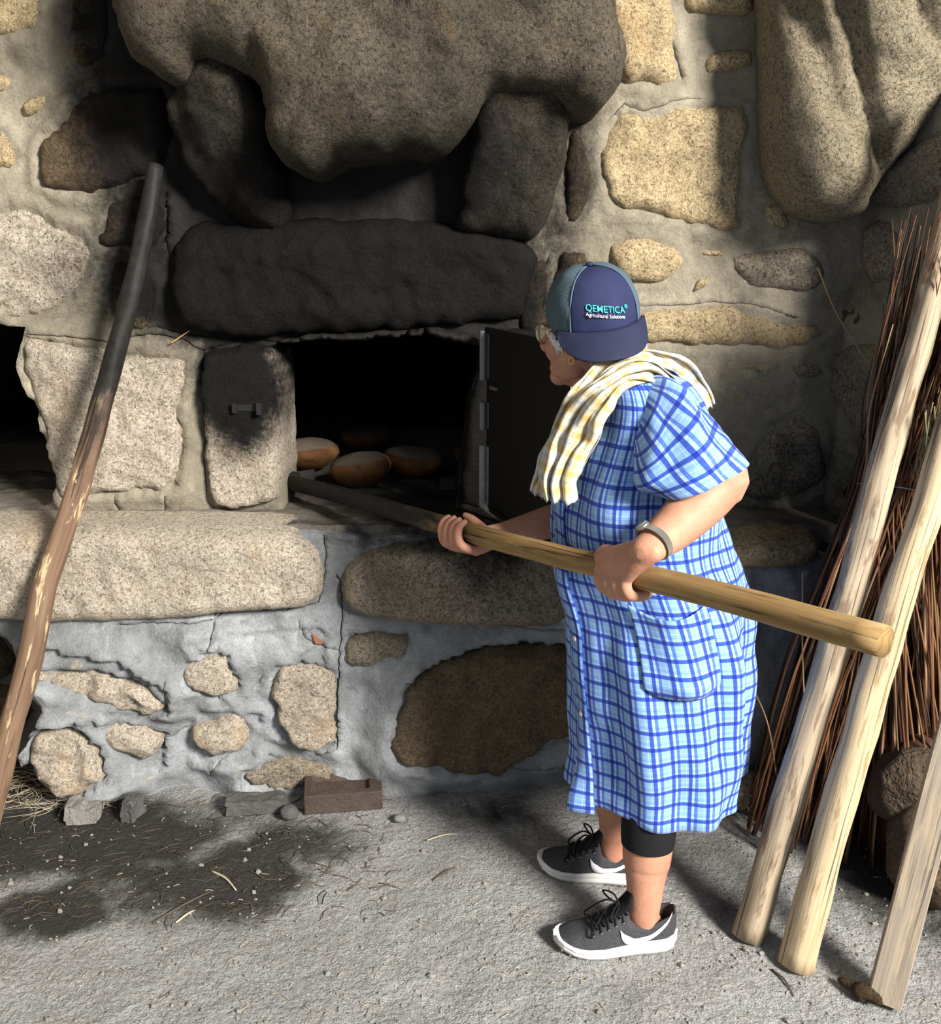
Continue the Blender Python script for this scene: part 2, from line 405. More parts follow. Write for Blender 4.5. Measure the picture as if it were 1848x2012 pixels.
# left of the oven
ws([(-120, -40), (85, -40), (88, 40), (70, 68), (20, 78), (-120, 76)], G1(), bulge=.035)
ws([(138, -40), (215, -40), (228, 60), (212, 130), (155, 142), (133, 80)], granite('granite_ochre', (.40, .27, .12), (.19, .125, .06)), bulge=.02)
ws([(-60, 140), (22, 148), (26, 168), (10, 180), (-60, 182)], G1(), bulge=.012, edge=.02)
ws([(44, 205), (70, 188), (97, 184), (88, 212), (60, 228), (46, 228)], G1(), bulge=.015, edge=.025)
ws([(180, 180), (250, 165), (330, 175), (345, 250), (320, 335), (210, 383), (112, 381), (84, 362), (77, 300), (95, 268), (120, 250), (142, 208)], G3(), bulge=.05, edge=.04, rough=.012)
ws([(-120, 245), (8, 252), (32, 290), (36, 325), (10, 338), (-120, 340)], G1(), bulge=.03)
ws([(-200, 412), (0, 408), (70, 403), (112, 438), (170, 460), (182, 500), (180, 545), (120, 602), (62, 630), (0, 622), (-200, 615)], G4(), bulge=.04, edge=.05, rough=.012)
ws([(208, 385), (300, 372), (332, 380), (332, 470), (290, 497), (250, 496), (196, 486), (190, 462), (212, 440)], G3(), bulge=.035, edge=.04)
ws([(218, 516), (250, 505), (296, 530), (306, 600), (290, 646), (242, 642), (222, 600)], G1(), bulge=.02, edge=.03)
ws([(56, 656), (120, 668), (210, 684), (300, 700), (366, 698), (372, 725), (350, 800), (366, 860), (354, 962), (240, 968), (165, 976), (130, 986), (114, 958), (94, 900), (88, 826), (60, 762), (44, 722)], G4(), bulge=.05, edge=.05, rough=.012, back=.2, label='big pale pinkish stone block')
# right of the oven
ws([(1185, -40), (1328, -40), (1325, 90), (1342, 168), (1290, 178), (1215, 166), (1200, 60)], G1(), bulge=.03)
ws([(1335, -40), (1480, -40), (1476, 32), (1400, 30), (1345, 18)], G1(), bulge=.02)
ws([(1384, 106), (1430, 98), (1476, 95), (1478, 132), (1440, 141), (1380, 145)], G1(), bulge=.014, edge=.03)
ws([(1190, 242), (1215, 217), (1258, 228), (1330, 203), (1400, 200), (1466, 203), (1470, 250), (1456, 330), (1452, 420), (1466, 460), (1430, 462), (1390, 452), (1300, 432), (1200, 408), (1172, 330)], G1(), bulge=.03, edge=.04, rough=.012, label='large golden granite block')
ws([(1500, 396), (1534, 400), (1552, 450), (1522, 457), (1500, 430)], G1(), bulge=.015, edge=.02)
ws([(1126, 240), (1152, 290), (1164, 350), (1146, 432), (1112, 440), (1106, 330)], G3(), bulge=.03, edge=.03)
ws([(1192, 486), (1250, 464), (1320, 480), (1346, 515), (1312, 550), (1252, 556), (1206, 540)], G1(), bulge=.02)
ws([(1364, 486), (1425, 494), (1422, 506), (1382, 501)], G1(), bulge=.008, edge=.012, res=.008)
ws([(1366, 546), (1390, 540), (1387, 562), (1357, 580)], G1(), bulge=.012, edge=.015, res=.008)
ws([(1430, 500), (1500, 490), (1600, 490), (1625, 540), (1600, 576), (1480, 570), (1440, 540)], G2(), bulge=.02)
ws([(1240, 614), (1340, 606), (1400, 598), (1490, 606), (1600, 632), (1625, 660), (1560, 690), (1400, 684), (1245, 672)], G1(), bulge=.022)
ws([(1280, 716), (1388, 720), (1392, 790), (1345, 805), (1290, 770)], G1(), bulge=.015)
ws([(1434, 716), (1510, 710), (1500, 740), (1456, 735)], G1(), bulge=.012, edge=.02)
ws([(1420, 766), (1470, 760), (1500, 772), (1546, 765), (1500, 787), (1440, 800)], G1(), bulge=.014, edge=.02)
ws([(1540, 708), (1620, 718), (1612, 745), (1560, 746)], G2(), bulge=.014, edge=.02)
ws([(1450, 930), (1500, 830), (1560, 800), (1610, 840), (1625, 950), (1560, 985), (1460, 985)], G2(), bulge=.03)
ws([(1086, 502), (1145, 490), (1162, 525), (1105, 570), (1088, 560)], G3(), bulge=.025, edge=.03)
ws([(1040, 522), (1078, 508), (1068, 600), (1058, 655), (1012, 648)], G3(), bulge=.015, edge=.03)

for _px, _m, _k in WS: _k['bulge'] = _k.get('bulge', .03)*.75; _k['edge'] = min(.035, _k.get('edge', .035)); _k.setdefault('jit', .015 if _k['bulge'] > .016 else .006); _k.setdefault('base', .010 if _k['bulge'] < .016 else .002); _k['rough'] = _k.get('rough', .009)*1.4
sw = swell(WALL, [(px, k_['bulge']) for px, m_, k_ in WS], .8, .02)
me = relief(WALL, [np.array(WALL.px((-300, 1010))), np.array(WALL.px((1690, 1010))), np.array((1.12, 3.56)), np.array((-2.1, 3.56))], .017, lambda V, d: flat_noise(.012, .008, 3.3)(V, d)+sw(V),
            [wp(*MOUTH), wp(*HOLE)], [([WALL.px(p) for p in l], w, d) for l, w, d in wall_cracks], .24, .006, 0)
wall_back = link('wall_back', me, M1(), kind='structure', label='rough granite and mortar back wall blackened by soot round the oven')
for _px, _m, _k in WS: stone('stone', WALL, _px, _m, wall_back, **_k)
# ---- the oven: vault, hearth, jambs, lintel, door
oven = wall_back
def vault(name, cx, y0, secs, mat, parent):
    vs = []; fs = []; K = 26
    for (dy, w, h) in secs:
        for k in range(K):
            a = math.pi*k/(K-1); x = -math.copysign(abs(math.cos(a))**.6, math.cos(a)); z = math.sin(a)**.6
            p = Vector((cx+w*x, y0+dy, ZL-.01+h*z)); p += Vector((noise.noise(p*6), 0, noise.noise(p*6+Vector((5, 5, 5)))))*.015; vs.append(p)
    for i in range(len(secs)-1):
        for k in range(K-1): fs.append((i*K+k, (i+1)*K+k, (i+1)*K+k+1, i*K+k+1))
        fs.append((i*K+K-1, (i+1)*K+K-1, (i+1)*K, i*K))
    fs.append(tuple((len(secs)-1)*K+k for k in range(K)))
    me = mk(vs, fs); setattr_f(me, 'soot', [1.3 if v.z > ZL+.03 else .25 for v in vs]); setattr_f(me, 'dirt', [0]*len(vs))
    return link(name, me, mat, parent)
vault('oven_vault', -.255, YW+.235, [(0, .40, .56), (.02, .66, .58), (.35, .8, .6), (.75, .78, .58), (1.1, .5, .42), (1.22, .1, .1)], M3(), oven)
os_ = lambda px, mat, name='jamb_stone', **k: stone(name, WALL, px, mat, oven, **k)
os_([(396, 694), (430, 684), (480, 672), (545, 682), (549, 730), (552, 800), (554, 880), (557, 962), (545, 986), (470, 1001), (412, 990), (402, 870)], G4(), bulge=.055, edge=.03, back=.22, label='sooty jamb stone left of the oven mouth')
os_([(944, 676), (985, 640), (1075, 650), (1090, 800), (1090, 1000), (895, 1000), (898, 950), (906, 880), (918, 800), (936, 730)], G5(), bulge=.03, edge=.03, back=.22, label='blackened jamb stone right of the oven mouth')
# the great smoked lintel over the mouth
os_([(338, 590), (335, 540), (345, 480), (380, 430), (460, 440), (600, 430), (850, 430), (1000, 450), (1060, 500), (1040, 560), (1030, 630), (960, 632), (900, 640), (840, 648), (780, 652), (700, 655), (560, 660), (528, 664), (470, 662), (400, 655), (355, 640)], granite('lintel_soot', (.045, .044, .044), (.022, .021, .021), (.008, .008, .008), .8, 1.2), 'lintel_stone', bulge=.085, edge=.085, back=.24, rough=.018, lump=.02, label='huge soot-black lintel stone',
    grooves=[([(700, 640), (650, 590), (600, 540)], .02, .012), ([(820, 640), (800, 560)], .015, .012), ([(760, 640), (735, 570), (700, 520)], .015, .010)])
# broken plaster lip under the lintel
for px in ([(548, 668), (640, 652), (740, 650), (800, 645), (800, 660), (720, 664), (640, 665), (560, 672)], [(838, 640), (900, 650), (962, 668), (960, 684), (905, 672), (845, 656)]):
    os_(px, mortar('lip_plaster', (.10, .10, .10), (.04, .04, .04), (.32, .31, .3)), 'plaster_lip', base=.05, bulge=.02, edge=.012, back=.1, res=.008, jit=.008, rough=.008)
os_([(800, 648), (832, 643), (836, 656), (806, 662)], mortar('lip_white', (.42, .43, .46), (.3, .31, .33)), 'plaster_chip', base=.075, bulge=.012, edge=.012, back=.0, res=.006, label='pale chip of broken plaster')

# ---- hood stones
def tan_soot(p): return 0
boulder = stone('hood_stone', Plane((0, 2.42, 0), (0, -1, 0)), [(205, -260), (222, 0), (243, 70), (262, 118), (300, 148), (340, 166), (372, 140), (396, 112), (450, 128), (500, 150), (512, 200), (520, 262), (545, 305), (580, 338), (612, 346), (645, 326), (700, 306), (800, 303), (868, 300), (910, 268), (930, 225), (965, 182), (1030, 178), (1085, 182), (1118, 212), (1180, 216), (1214, 172), (1231, 112), (1226, 70), (1205, 10), (1190, -260)],
    granite('hood_granite', (.125, .104, .073), (.060, .050, .035), (.018, .015, .011), .9, .8, .5), wall_back, bulge=.11, edge=.11, back=.30, res=.016, rough=.016, lump=.03, grad=(0, .06), label='huge overhanging smoke-browned hood boulder', jit=.01, sootk=.45,
    grooves=[([(512, 120), (516, 200)], .02, .03), ([(930, 215), (950, 180), (975, 170)], .02, .02)])
stone('corbel_stone', Plane((0, 2.56, 0), (0, -1, 0)), [(330, 205), (352, 165), (388, 118), (450, 120), (500, 160), (512, 230), (525, 300), (548, 335), (561, 400), (557, 458), (500, 470), (452, 448), (400, 395), (356, 330), (336, 270)], G5(), wall_back, bulge=.05, edge=.06, back=.16, rough=.016, lump=.02, sootk=.7, grad=(.12, .55), label='tusk-shaped smoked stone bracket under the hood, beside the leaning charred stick',
      grooves=[([(352, 180), (380, 290), (460, 420), (500, 468)], .03, .02)])
stone('corbel_stone', Plane((0, 2.56, 0), (0, -1, 0)), [(930, 235), (950, 170), (1100, 165), (1114, 240), (1108, 330), (1090, 400), (1066, 455), (1035, 474), (905, 466), (888, 440), (905, 360)], G5(), wall_back, bulge=.05, edge=.045, back=.16, rough=.014, sootk=.7, grad=(.1, .5), label='blocky smoked stone bracket above the iron door')

# ---- right corner: flaring wall and the bulging outcrop
b = RE+rd*.05; wlen = (b-RC).length
me = relief(RIGHT, [np.array((-.02 if RIGHT.ex.x > 0 else 0, -.05)), np.array((wlen, -.05)), np.array((wlen, 1.86)), np.array((.30, 1.92)), np.array((.22, 3.56)), np.array((-.02, 3.56))], .02, flat_noise(.014, .008, 8.8), (), (), .2, 0, 0)  # unseen outer end and low step are shaped to shadow the corner
wall_right = link('wall_right', me, M1(), kind='structure', label='short flaring side wall of granite and mortar')
def rs(px, mat, **k): return stone('stone', RIGHT, px, mat, wall_right, **k)
rs([(1702, 440), (1750, 425), (1775, 470), (1770, 560), (1702, 562), (1690, 500)], G2(), bulge=.025)
rs([(1715, 355), (1770, 310), (1840, 250), (1900, 260), (1880, 380), (1790, 420), (1720, 405)], G2(), bulge=.03)
rs([(1640, 692), (1690, 668), (1760, 690), (1772, 800), (1745, 905), (1685, 855), (1632, 772)], G2(), bulge=.03)
rs([(1642, 592), (1705, 608), (1692, 652), (1650, 642)], G3(), bulge=.015, edge=.02)
rs([(1790, 560), (1860, 540), (1900, 640), (1840, 760), (1790, 700)], G2(), bulge=.03)
rs([(1660, 940), (1720, 930), (1750, 1010), (1700, 1060), (1650, 1010)], G3(), bulge=.03)
OUT = Plane((1.1, 2.50, 0), (-.12, -1, 0))
stone('outcrop_boulder', OUT, [(1496, -260), (1497, 0), (1502, 150), (1504, 300), (1520, 372), (1568, 420), (1640, 436), (1694, 426), (1712, 385), (1745, 340), (1800, 270), (1850, 205), (1990, 120), (2060, -260)], granite('outcrop_granite', (.37, .315, .215), (.205, .17, .115), (.05, .04, .03), 1., .8), wall_right, bulge=.19, edge=.24, back=.25, res=.016, rough=.014, lump=.03, jit=.006, label='bulging rounded boulder jutting from the corner',
      grooves=[([(1616, -60), (1622, 40), (1650, 130), (1672, 230), (1700, 290), (1720, 335)], .022, .045), ([(1740, -60), (1752, 30), (1775, 90), (1810, 110)], .025, .04), ([(1540, 0), (1590, 120), (1610, 220), (1650, 270), (1700, 310)], .03, .03)])

# ---- ledge: hearth top, front face
TOP = HPlane(ZL+.004)
me = relief(TOP, [np.array((-2.1, YL+.035)), np.array((1.22, YL+.035)), np.array((1.08, YW+.05)), np.array((.5, YW+.1)), np.array((.4, YW+.45)), np.array((-.9, YW+.6)), np.array((-1.2, YW+.5)), np.array((-2.1, YW+.5))], .014, flat_noise(.006, .006, 5.1), (), [([(TOP.px(p)) for p in l], .003, .012) for l in ([(560, 1030), (700, 1045), (900, 1050), (1080, 1035)], [(150, 1022), (320, 1018), (420, 1022), (600, 1030)])], .05, .002, 0, extra_soot_shade=lambda p: (.55*math.exp(-((p.x+.55)/.5)**2-((p.y-2.52)/.05)**2)+.5*math.exp(-((p.x-.1)/.35)**2-((p.y-2.5)/.06)**2)+(.55 if p.y > YW+.25 else 0)))
wall_ledge = link('wall_ledge', me, mortar('hearth_dust', (.33, .30, .26), (.19, .165, .14)), kind='structure', label='ash-dusted hearth ledge running in front of the oven')
LP = [(-330, 1050), (1860, 1050), (1860, 1575), (150, 1575), (140, 1540), (88, 1492), (74, 1430), (122, 1372), (86, 1336), (76, 1290), (34, 1240), (-330, 1234)]
lc = [([(636, 1050), (640, 1120), (625, 1180), (560, 1195), (450, 1195), (425, 1210), (370, 1215), (250, 1215)], .003, .014), ([(425, 1205), (428, 1225), (420, 1262)], .003, .013), ([(668, 1140), (672, 1200), (668, 1300), (664, 1400), (666, 1460), (620, 1480)], .0035, .02), ([(590, 1215), (600, 1245), (625, 1262), (668, 1270)], .002, .011), ([(625, 1262), (595, 1280)], .0016, .008), ([(340, 1320), (335, 1370), (345, 1385)], .002, .01), ([(320, 1440), (345, 1440), (365, 1430)], .0015, .008), ([(470, 1460), (420, 1505), (410, 1525)], .002, .009), ([(500, 1345), (520, 1320)], .0015, .008), ([(680, 1248), (720, 1240), (760, 1236)], .002, .01), ([(960, 1222), (1060, 1232), (1120, 1228)], .002, .01), ([(995, 1490), (1040, 1510), (1075, 1508), (1140, 1480)], .003, .014), ([(530, 1480), (560, 1500), (620, 1495)], .002, .01)]
LS = []
def ls(px, mat, name='stone', **k): LS.append((px, mat, name, k))
ls([(-320, 1031), (0, 1031), (300, 1032), (560, 1035), (612, 1062), (640, 1108), (636, 1168), (604, 1192), (450, 1198), (370, 1212), (200, 1216), (90, 1221), (0, 1212), (-320, 1212)], G4(), 'ledge_slab', bulge=.075, edge=.055, back=.15, rough=.012, label='long pale granite slab with rounded edge, on the ledge beside the leaning stick')
ls([(668, 1150), (676, 1110), (720, 1075), (800, 1056), (1000, 1046), (1110, 1060), (1134, 1120), (1130, 1200), (1080, 1226), (1000, 1226), (800, 1222), (700, 1206), (672, 1180)], G2(), 'ledge_slab', bulge=.07, edge=.06, back=.15, rough=.014, label='shorter brown granite slab on the ledge below the oven door')
ls([(674, 1252), (720, 1240), (770, 1238), (812, 1248), (800, 1290), (772, 1305), (700, 1310), (672, 1290)], G2(), bulge=.03, edge=.04)
ls([(772, 1400), (800, 1330), (870, 1290), (930, 1272), (1000, 1262), (1130, 1260), (1190, 1300), (1190, 1440), (1100, 1440), (1020, 1480), (990, 1512), (880, 1504), (800, 1490), (766, 1462)], granite('granite_umber', (.27, .20, .125), (.125, .09, .055)), base=.014, bulge=.06, edge=.07, rough=.014, label='largest brown boulder of the base')
ls([(112, 1242), (180, 1238), (242, 1250), (232, 1266), (150, 1262)], granite('granite_rust', (.34, .2, .08), (.15, .085, .035)), bulge=.006, edge=.02, res=.008)
ls([(74, 1290), (130, 1300), (200, 1295), (290, 1320), (346, 1372), (320, 1392), (290, 1385), (190, 1352), (110, 1330)], G4(), base=.028, bulge=.055, edge=.045, rough=.02)
ls([(358, 1318), (380, 1285), (412, 1264), (460, 1272), (474, 1348), (430, 1357), (366, 1338)], G4(), base=.012, bulge=.05, edge=.05, rough=.012, label='pale wedge-shaped stone in blue plaster')
ls([(545, 1300), (600, 1292), (664, 1310), (666, 1440), (640, 1466), (600, 1470), (556, 1430), (536, 1360)], G4(), base=.02, bulge=.04, edge=.06)
ls([(78, 1425), (100, 1400), (135, 1388), (185, 1405), (215, 1450), (225, 1505), (190, 1535), (150, 1541), (110, 1515), (84, 1480)], G4(), base=.025, bulge=.09, edge=.09, rough=.018)
ls([(192, 1395), (250, 1400), (320, 1420), (327, 1462), (292, 1482), (220, 1455)], G4(), base=.03, bulge=.035, edge=.05)
ls([(378, 1432), (430, 1405), (482, 1400), (492, 1455), (430, 1482), (390, 1470)], G4(), base=.02, bulge=.02, edge=.05)
ls([(240, 1478), (316, 1500), (290, 1520), (250, 1522)], granite('granite_ochre', (.40, .27, .12), (.19, .125, .06)), bulge=.014, edge=.02)
ls([(470, 1506), (520, 1492), (600, 1488), (660, 1500), (650, 1535), (560, 1550), (490, 1545)], G2(), bulge=.03, edge=.04)
ls([(680, 1322), (762, 1318), (742, 1390), (720, 1412), (686, 1410)], mortar('patch_pale', (.42, .43, .43), (.3, .31, .31)), 'plaster_patch', bulge=.012, edge=.02)
ls([(1010, 1494), (1040, 1445), (1110, 1410), (1180, 1400), (1185, 1490), (1075, 1512)], mortar('patch_grey', (.36, .38, .4), (.25, .26, .28)), 'plaster_patch', bulge=.035, edge=.05)
ls([(1405, 1050), (1480, 1036), (1590, 1040), (1612, 1070), (1585, 1108), (1500, 1116), (1420, 1112)], G1(), 'ledge_slab', bulge=.06, edge=.05, back=.15, label='golden slab of the ledge in the right corner')
ls([(1480, 1480), (1540, 1460), (1600, 1500), (1590, 1560), (1490, 1560)], G2(), bulge=.04, edge=.05)
ls([(1150, 1080), (1380, 1060), (1395, 1130), (1380, 1200), (1160, 1220)], G2(), bulge=.05, edge=.05)
ls([(1210, 1280), (1440, 1260), (1450, 1500), (1210, 1500)], G2(), bulge=.05, edge=.08)
for _px, _m, _n, _k in LS:
    if _n == 'ledge_slab': _k.setdefault('jit', .0015)
    else: _k['jit'] = .017; _k['edge'] = min(.03, _k.get('edge', .04)*.6); _k['sink'] = .006; _k['smoothp'] = 1; _k['rough'] = _k.get('rough', .01)*1.5; _k['lump'] = .016
sl1 = swell(LEDGE, [(px, k_.get('bulge', .03)) for px, m_, n_, k_ in LS if n_ != 'ledge_slab'], .74, .055)
sl2 = swell(LEDGE, [([(60, 1250), (250, 1275), (350, 1340), (345, 1385), (200, 1350), (80, 1315)], .055), ([(80, 1390), (200, 1385), (330, 1430), (330, 1500), (230, 1535), (90, 1500)], .05), ([(380, 1240), (640, 1225), (650, 1460), (520, 1440)], .03), ([(400, 1390), (520, 1395), (500, 1490), (380, 1500)], .03)], .9, .02)
def sl(V): return sl1(V)+np.maximum(sl2(V), 0)
me = relief(LEDGE, [np.array(LEDGE.px(p)) for p in LP], .014, lambda V, d: flat_noise(.030, .013, 1.7)(V, d)+sl(V), (), [([LEDGE.px(p) for p in l], w, d) for l, w, d in lc], .25, .006, 1)
wall_lower = link('wall_lower', me, M2(), kind='structure', label='cracked blue-grey plastered rubble base under the hearth ledge')
for _px, _m, _n, _k in LS: stone(_n, LEDGE, _px, _m, wall_lower, **_k)
# recess under the ledge at the left, and the second oven hole above it
me = relief(Plane((0, 2.80, 0), (0, -1, 0)), [np.array((-2.1, -.03)), np.array((-.85, -.03)), np.array((-.85, .8)), np.array((-2.1, .8))], .02, flat_noise(.03, .02, 6.6), (), (), .05, 0, 0)
rec = link('wall_recess', me, M3(), kind='structure', label='dark rubble wall inside the niche under the ledge')
RECP = Plane((0, 2.80, 0), (0, -1, 0))
for px in ([(-90, 1250), (20, 1245), (40, 1310), (-20, 1350), (-90, 1330)], [(-60, 1360), (40, 1330), (75, 1380), (50, 1430), (-40, 1430)], [(30, 1240), (100, 1250), (110, 1330), (60, 1350)]):
    stone('stone', RECP, px, G3(), rec, bulge=.06, edge=.06)
vault('oven_vault', -1.65, YW+.235, [(0, .62, .66), (.02, .66, .66), (.4, .62, .5), (.8, .4, .4), (.95, .05, .1)], M3(), wall_back)

# ---- ground
FL = HPlane(0.0)
def gp(px, py): p = G(px, py); return np.array((p.x, p.y))
FB = [(130, 1640, 330, 75, .95), (330, 1740, 300, 70, .6), (470, 1720, 110, 70, .95), (110, 1790, 130, 40, .85), (560, 1650, 150, 60, .6), (60, 1530, 200, 50, 1.0), (650, 1670, 90, 30, .45), (1000, 1590, 160, 45, .45), (1740, 1700, 150, 120, .7), (1440, 1800, 60, 60, .4)]  # soot stain; last three paint shade by the baker, under brushwood and at the poles
FBW = [(*gp(x, y), rx/F*2.3, ry/F*2.3*1.9, k) for x, y, rx, ry, k in FB]
def fsoot_shade(p):
    s = 0
    for cx, cy, rx, ry, k in FBW:
        q = ((p.x-cx)/rx)**2+((p.y-cy)/ry)**2; s = max(s, k*math.exp(-q*.8))
    return s
m, n = newmat('earth_floor')
col = n.mix(n.ramp(n.noise(4, 5, .65), [(.3, 0.0), (.7, 1.0)]), (.268, .268, .268), (.375, .377, .38))
col = n.mix(n.ramp(n.noise(110, 4, .75), [(.42, 0.0), (.62, .75)]), col, (.185, .175, .16))
col = n.mix(n.ramp(n.noise(210, 2, .7), [(.6, 0.0), (.72, .8)]), col, (.66, .645, .62))
s = n.attr('soot'); k = n.math('ADD', s, n.math('MULTIPLY', n.math('SUBTRACT', n.noise(5.5, 6, .7, .4), .5), .9)); k = n.maprange(k, .17, .55)
col = n.mix(n.math('MULTIPLY', k, .95), col, n.mix(n.noise(90, 3, .7), (.012, .011, .010), (.045, .040, .035)))
b = n.bump(n.noise(11, 5, .6), .5, .02); b = n.bump(n.noise(48, 4, .65), .8, .014, b); b = n.bump(n.noise(170, 3, .7), .8, .006, b)
n.out(col, .95, b, .2); EARTH = m
me = relief(FL, [np.array((-2.3, .5)), np.array((2.2, .5)), np.array((2.2, 2.95)), np.array((-2.3, 2.95))], .02, lambda V, d: np.array([.009*noise.noise(Vector((a*2.3, b_*2.3, 4)))+.006*fr(Vector((a, b_, 1.)), 9, 4)-.004 for a, b_ in V]), (), (), .05, 0, 0, extra_soot_shade=fsoot_shade)
floor = link('floor', me, EARTH, kind='structure', label='dusty grey trodden earth floor with a black soot stain')
# unseen rest of the shed: roof, far side wall
mb = MB(); mb.add(*box((-.2, 1.95, 3.62), 4.4, 2.4, .1)); mb.build('ceiling', M3(), kind='structure', label='dark roof of the shed', smooth=False)
mb = MB(); mb.add(*box((-2.2, 1.9, 1.78), .2, 2.3, 3.56)); mb.build('wall_left', M1(), kind='structure', label='plain mortar side wall', smooth=False)

# ================================================================== THE BAKER
def uvm(n): return n.node('ShaderNodeTexCoord').outputs['UV']
def sepuv(n):
    x = n.node('ShaderNodeSeparateXYZ'); n.set(x.inputs[0], uvm(n)); return x.outputs[0], x.outputs[1]
def stripes(n, c, period, stops):
    f = n.math('FRACT', n.math('DIVIDE', c, period)); return n.ramp(f, stops, 'CONSTANT')
# blue plaid
m, n = newmat('blue_plaid'); u, v = sepuv(n)
B0, B1, B2 = (.30, .48, .76), (.040, .085, .44), (.10, .19, .58)
Wt = (.62, .70, .82)
cu = stripes(n, u, .041, [(0, B1), (.20, B0), (.235, Wt), (.265, B0), (.30, Wt), (.33, B0), (.36, B2), (.53, B0), (.60, (.36, .46, .74)), (.64, B0), (.86, Wt), (.885, B0)])
cv = stripes(n, v, .037, [(0, B1), (.22, B0), (.30, Wt), (.325, B0), (.44, (.20, .34, .68)), (.475, B0), (.66, Wt), (.685, B0), (.84, (.38, .46, .72)), (.87, B0)])
col = n.mix(1.0, cu, cv, 'MULTIPLY'); col = n.mix(1.0, col, (2.35, 1.75, 1.22), 'MULTIPLY')
col = n.mix(n.math('MULTIPLY', n.noise(420, 2, .6), .18), col, (.10, .16, .45))
b = n.bump(n.noise(30, 3, .5), .25, .006); b = n.bump(n.noise(600, 2, .6), .15, .001, b)
n.out(col, .85, b, .15); n.b.inputs['Sheen Weight'].default_value = .15; PLAID = m
# cream checked cloth
m, n = newmat('cream_check'); u, v = sepuv(n)
Y0 = (.54, .47, .32)
cu = stripes(n, u, .036, [(0, (.30, .38, .46)), (.12, Y0), (.3, (.52, .36, .12)), (.62, Y0), (.8, (.58, .56, .51))])
cv = stripes(n, v, .040, [(0, (.30, .38, .46)), (.12, (.58, .55, .47)), (.4, (.52, .37, .13)), (.7, (.56, .52, .43))])
col = n.mix(.5, cu, cv); col = n.mix(n.ramp(n.noise(9, 4), [(.5, 0.), (.7, .55)]), col, (.60, .59, .56))
n.out(col, .9, n.bump(n.noise(45, 3, .5), .35, .004), .1); CHECK = m
def plain(name, c, rough=.7, spec=.3, metal=0, var=.25, sc=30, bump=.2, bd=.002):
    if name in MATS: return MATS[name]
    m, n = newmat(name); col = n.mix(n.math('MULTIPLY', n.noise(sc, 4, .65), var*2), c, tuple(x*.45 for x in c))
    n.out(col, rough, n.bump(n.noise(sc*6, 3, .6), bump, bd), spec, metal); MATS[name] = m; return m
m, n = newmat('skin')
col = n.mix(n.ramp(n.noise(14, 5, .6), [(.35, 0.), (.7, 1.)]), (.50, .262, .172), (.42, .185, .118))
col = n.mix(n.ramp(n.noise(70, 3, .7), [(.55, 0.), (.75, .4)]), col, (.33, .145, .09))
b = n.bump(n.noise(60, 4, .6), .35, .003); b = n.bump(n.noise(300, 3, .6), .25, .001, b)
n.out(col, .55, b, .35); n.b.inputs['Subsurface Weight'].default_value = .08; n.b.inputs['Subsurface Radius'].default_value = (.01, .004, .002); SKIN = m
HAIR = plain('white_hair', (.78, .77, .76), .6, .4, 0, .2, 90, .4, .002)
NAVY = plain('navy_cotton', (.026, .032, .092), .8, .2, 0, .35, 18, .25, .002)
m, n = newmat('cap_mesh')
u, v = sepuv(n); a = n.math('ABSOLUTE', n.math('SINE', n.math('MULTIPLY', u, 900))); c_ = n.math('ABSOLUTE', n.math('SINE', n.math('MULTIPLY', v, 1100)))
net = n.math('MAXIMUM', n.maprange(a, .55, .85), n.maprange(c_, .7, .9)); n.out(n.mix(net, (.012, .016, .02), (.10, .155, .19)), .8, n.bump(net, .5, .001), .2); CAPMESH = m
BLACK = plain('black_knit', (.012, .012, .014), .85, .2, 0, .4, 60, .3, .001)
m, n = newmat('shoe_mesh'); nz = n.voro(420, 'Distance'); n.out(n.mix(n.ramp(nz, [(.2, 0.), (.5, 1.)]), (.012, .012, .015), (.05, .05, .058)), .75, n.bump(nz, .4, .001), .3); SHOE = m
WHITE = plain('white_rubber', (.72, .71, .70), .6, .3, 0, .2, 25, .2, .001)
TEAL = plain('teal_print', (.06, .62, .58), .6, .2, 0, .05); WPRINT = plain('white_print', (.75, .75, .78), .6, .2, 0, .05)
STEEL = plain('worn_steel', (.46, .44, .40), .35, .5, .9, .2, 60, .1)
GOLD = plain('gold', (.85, .55, .18), .25, .5, 1.0, .1)
GLASSF = plain('amber_frame', (.42, .30, .18), .25, .6, 0, .2)

# ---- the long oven rake she holds
RA, RB = P(560, 946, 2.82), P(1738, 1263, 1.27); RP = (RB-RA).normalized()
def project(p):
    q = p-C0; f = q.y*CP-q.z*SP; x = q.x/f; y = (q.y*SP+q.z*CP)/f; return W/2+x*F, H/2-y*F
def rake_at(px):
    lo, hi = 0., 1.
    for _ in range(40):
        mid = (lo+hi)/2
        if project(RA.lerp(RB, mid))[0] < px: lo = mid
        else: hi = mid
    return RA.lerp(RB, lo)
def grip_frame(px):
    g = rake_at(px); nn = (C0-g); nn = (nn-RP*nn.dot(RP)).normalized(); ww = nn.cross(RP)
    if ww.z < 0: ww = -ww
    return g, nn, ww
RR = .0225

# ---- body: one continuous surface grown from overlapping swept forms
BM = MB()
def bt(pts, rad, seg=16, n=5, flat=1.0, up=None): BM.add(*tube(pts, rad, seg, n, flat, up)[:2])
def be(c, axes): BM.add(*ellipsoid(c, axes))
YB = 1.95; TH = math.radians(16); hh = Vector((-math.cos(TH), -math.sin(TH), 0)); hl = Vector((math.sin(TH), -math.cos(TH), 0)); UZ = Vector((0, 0, 1))
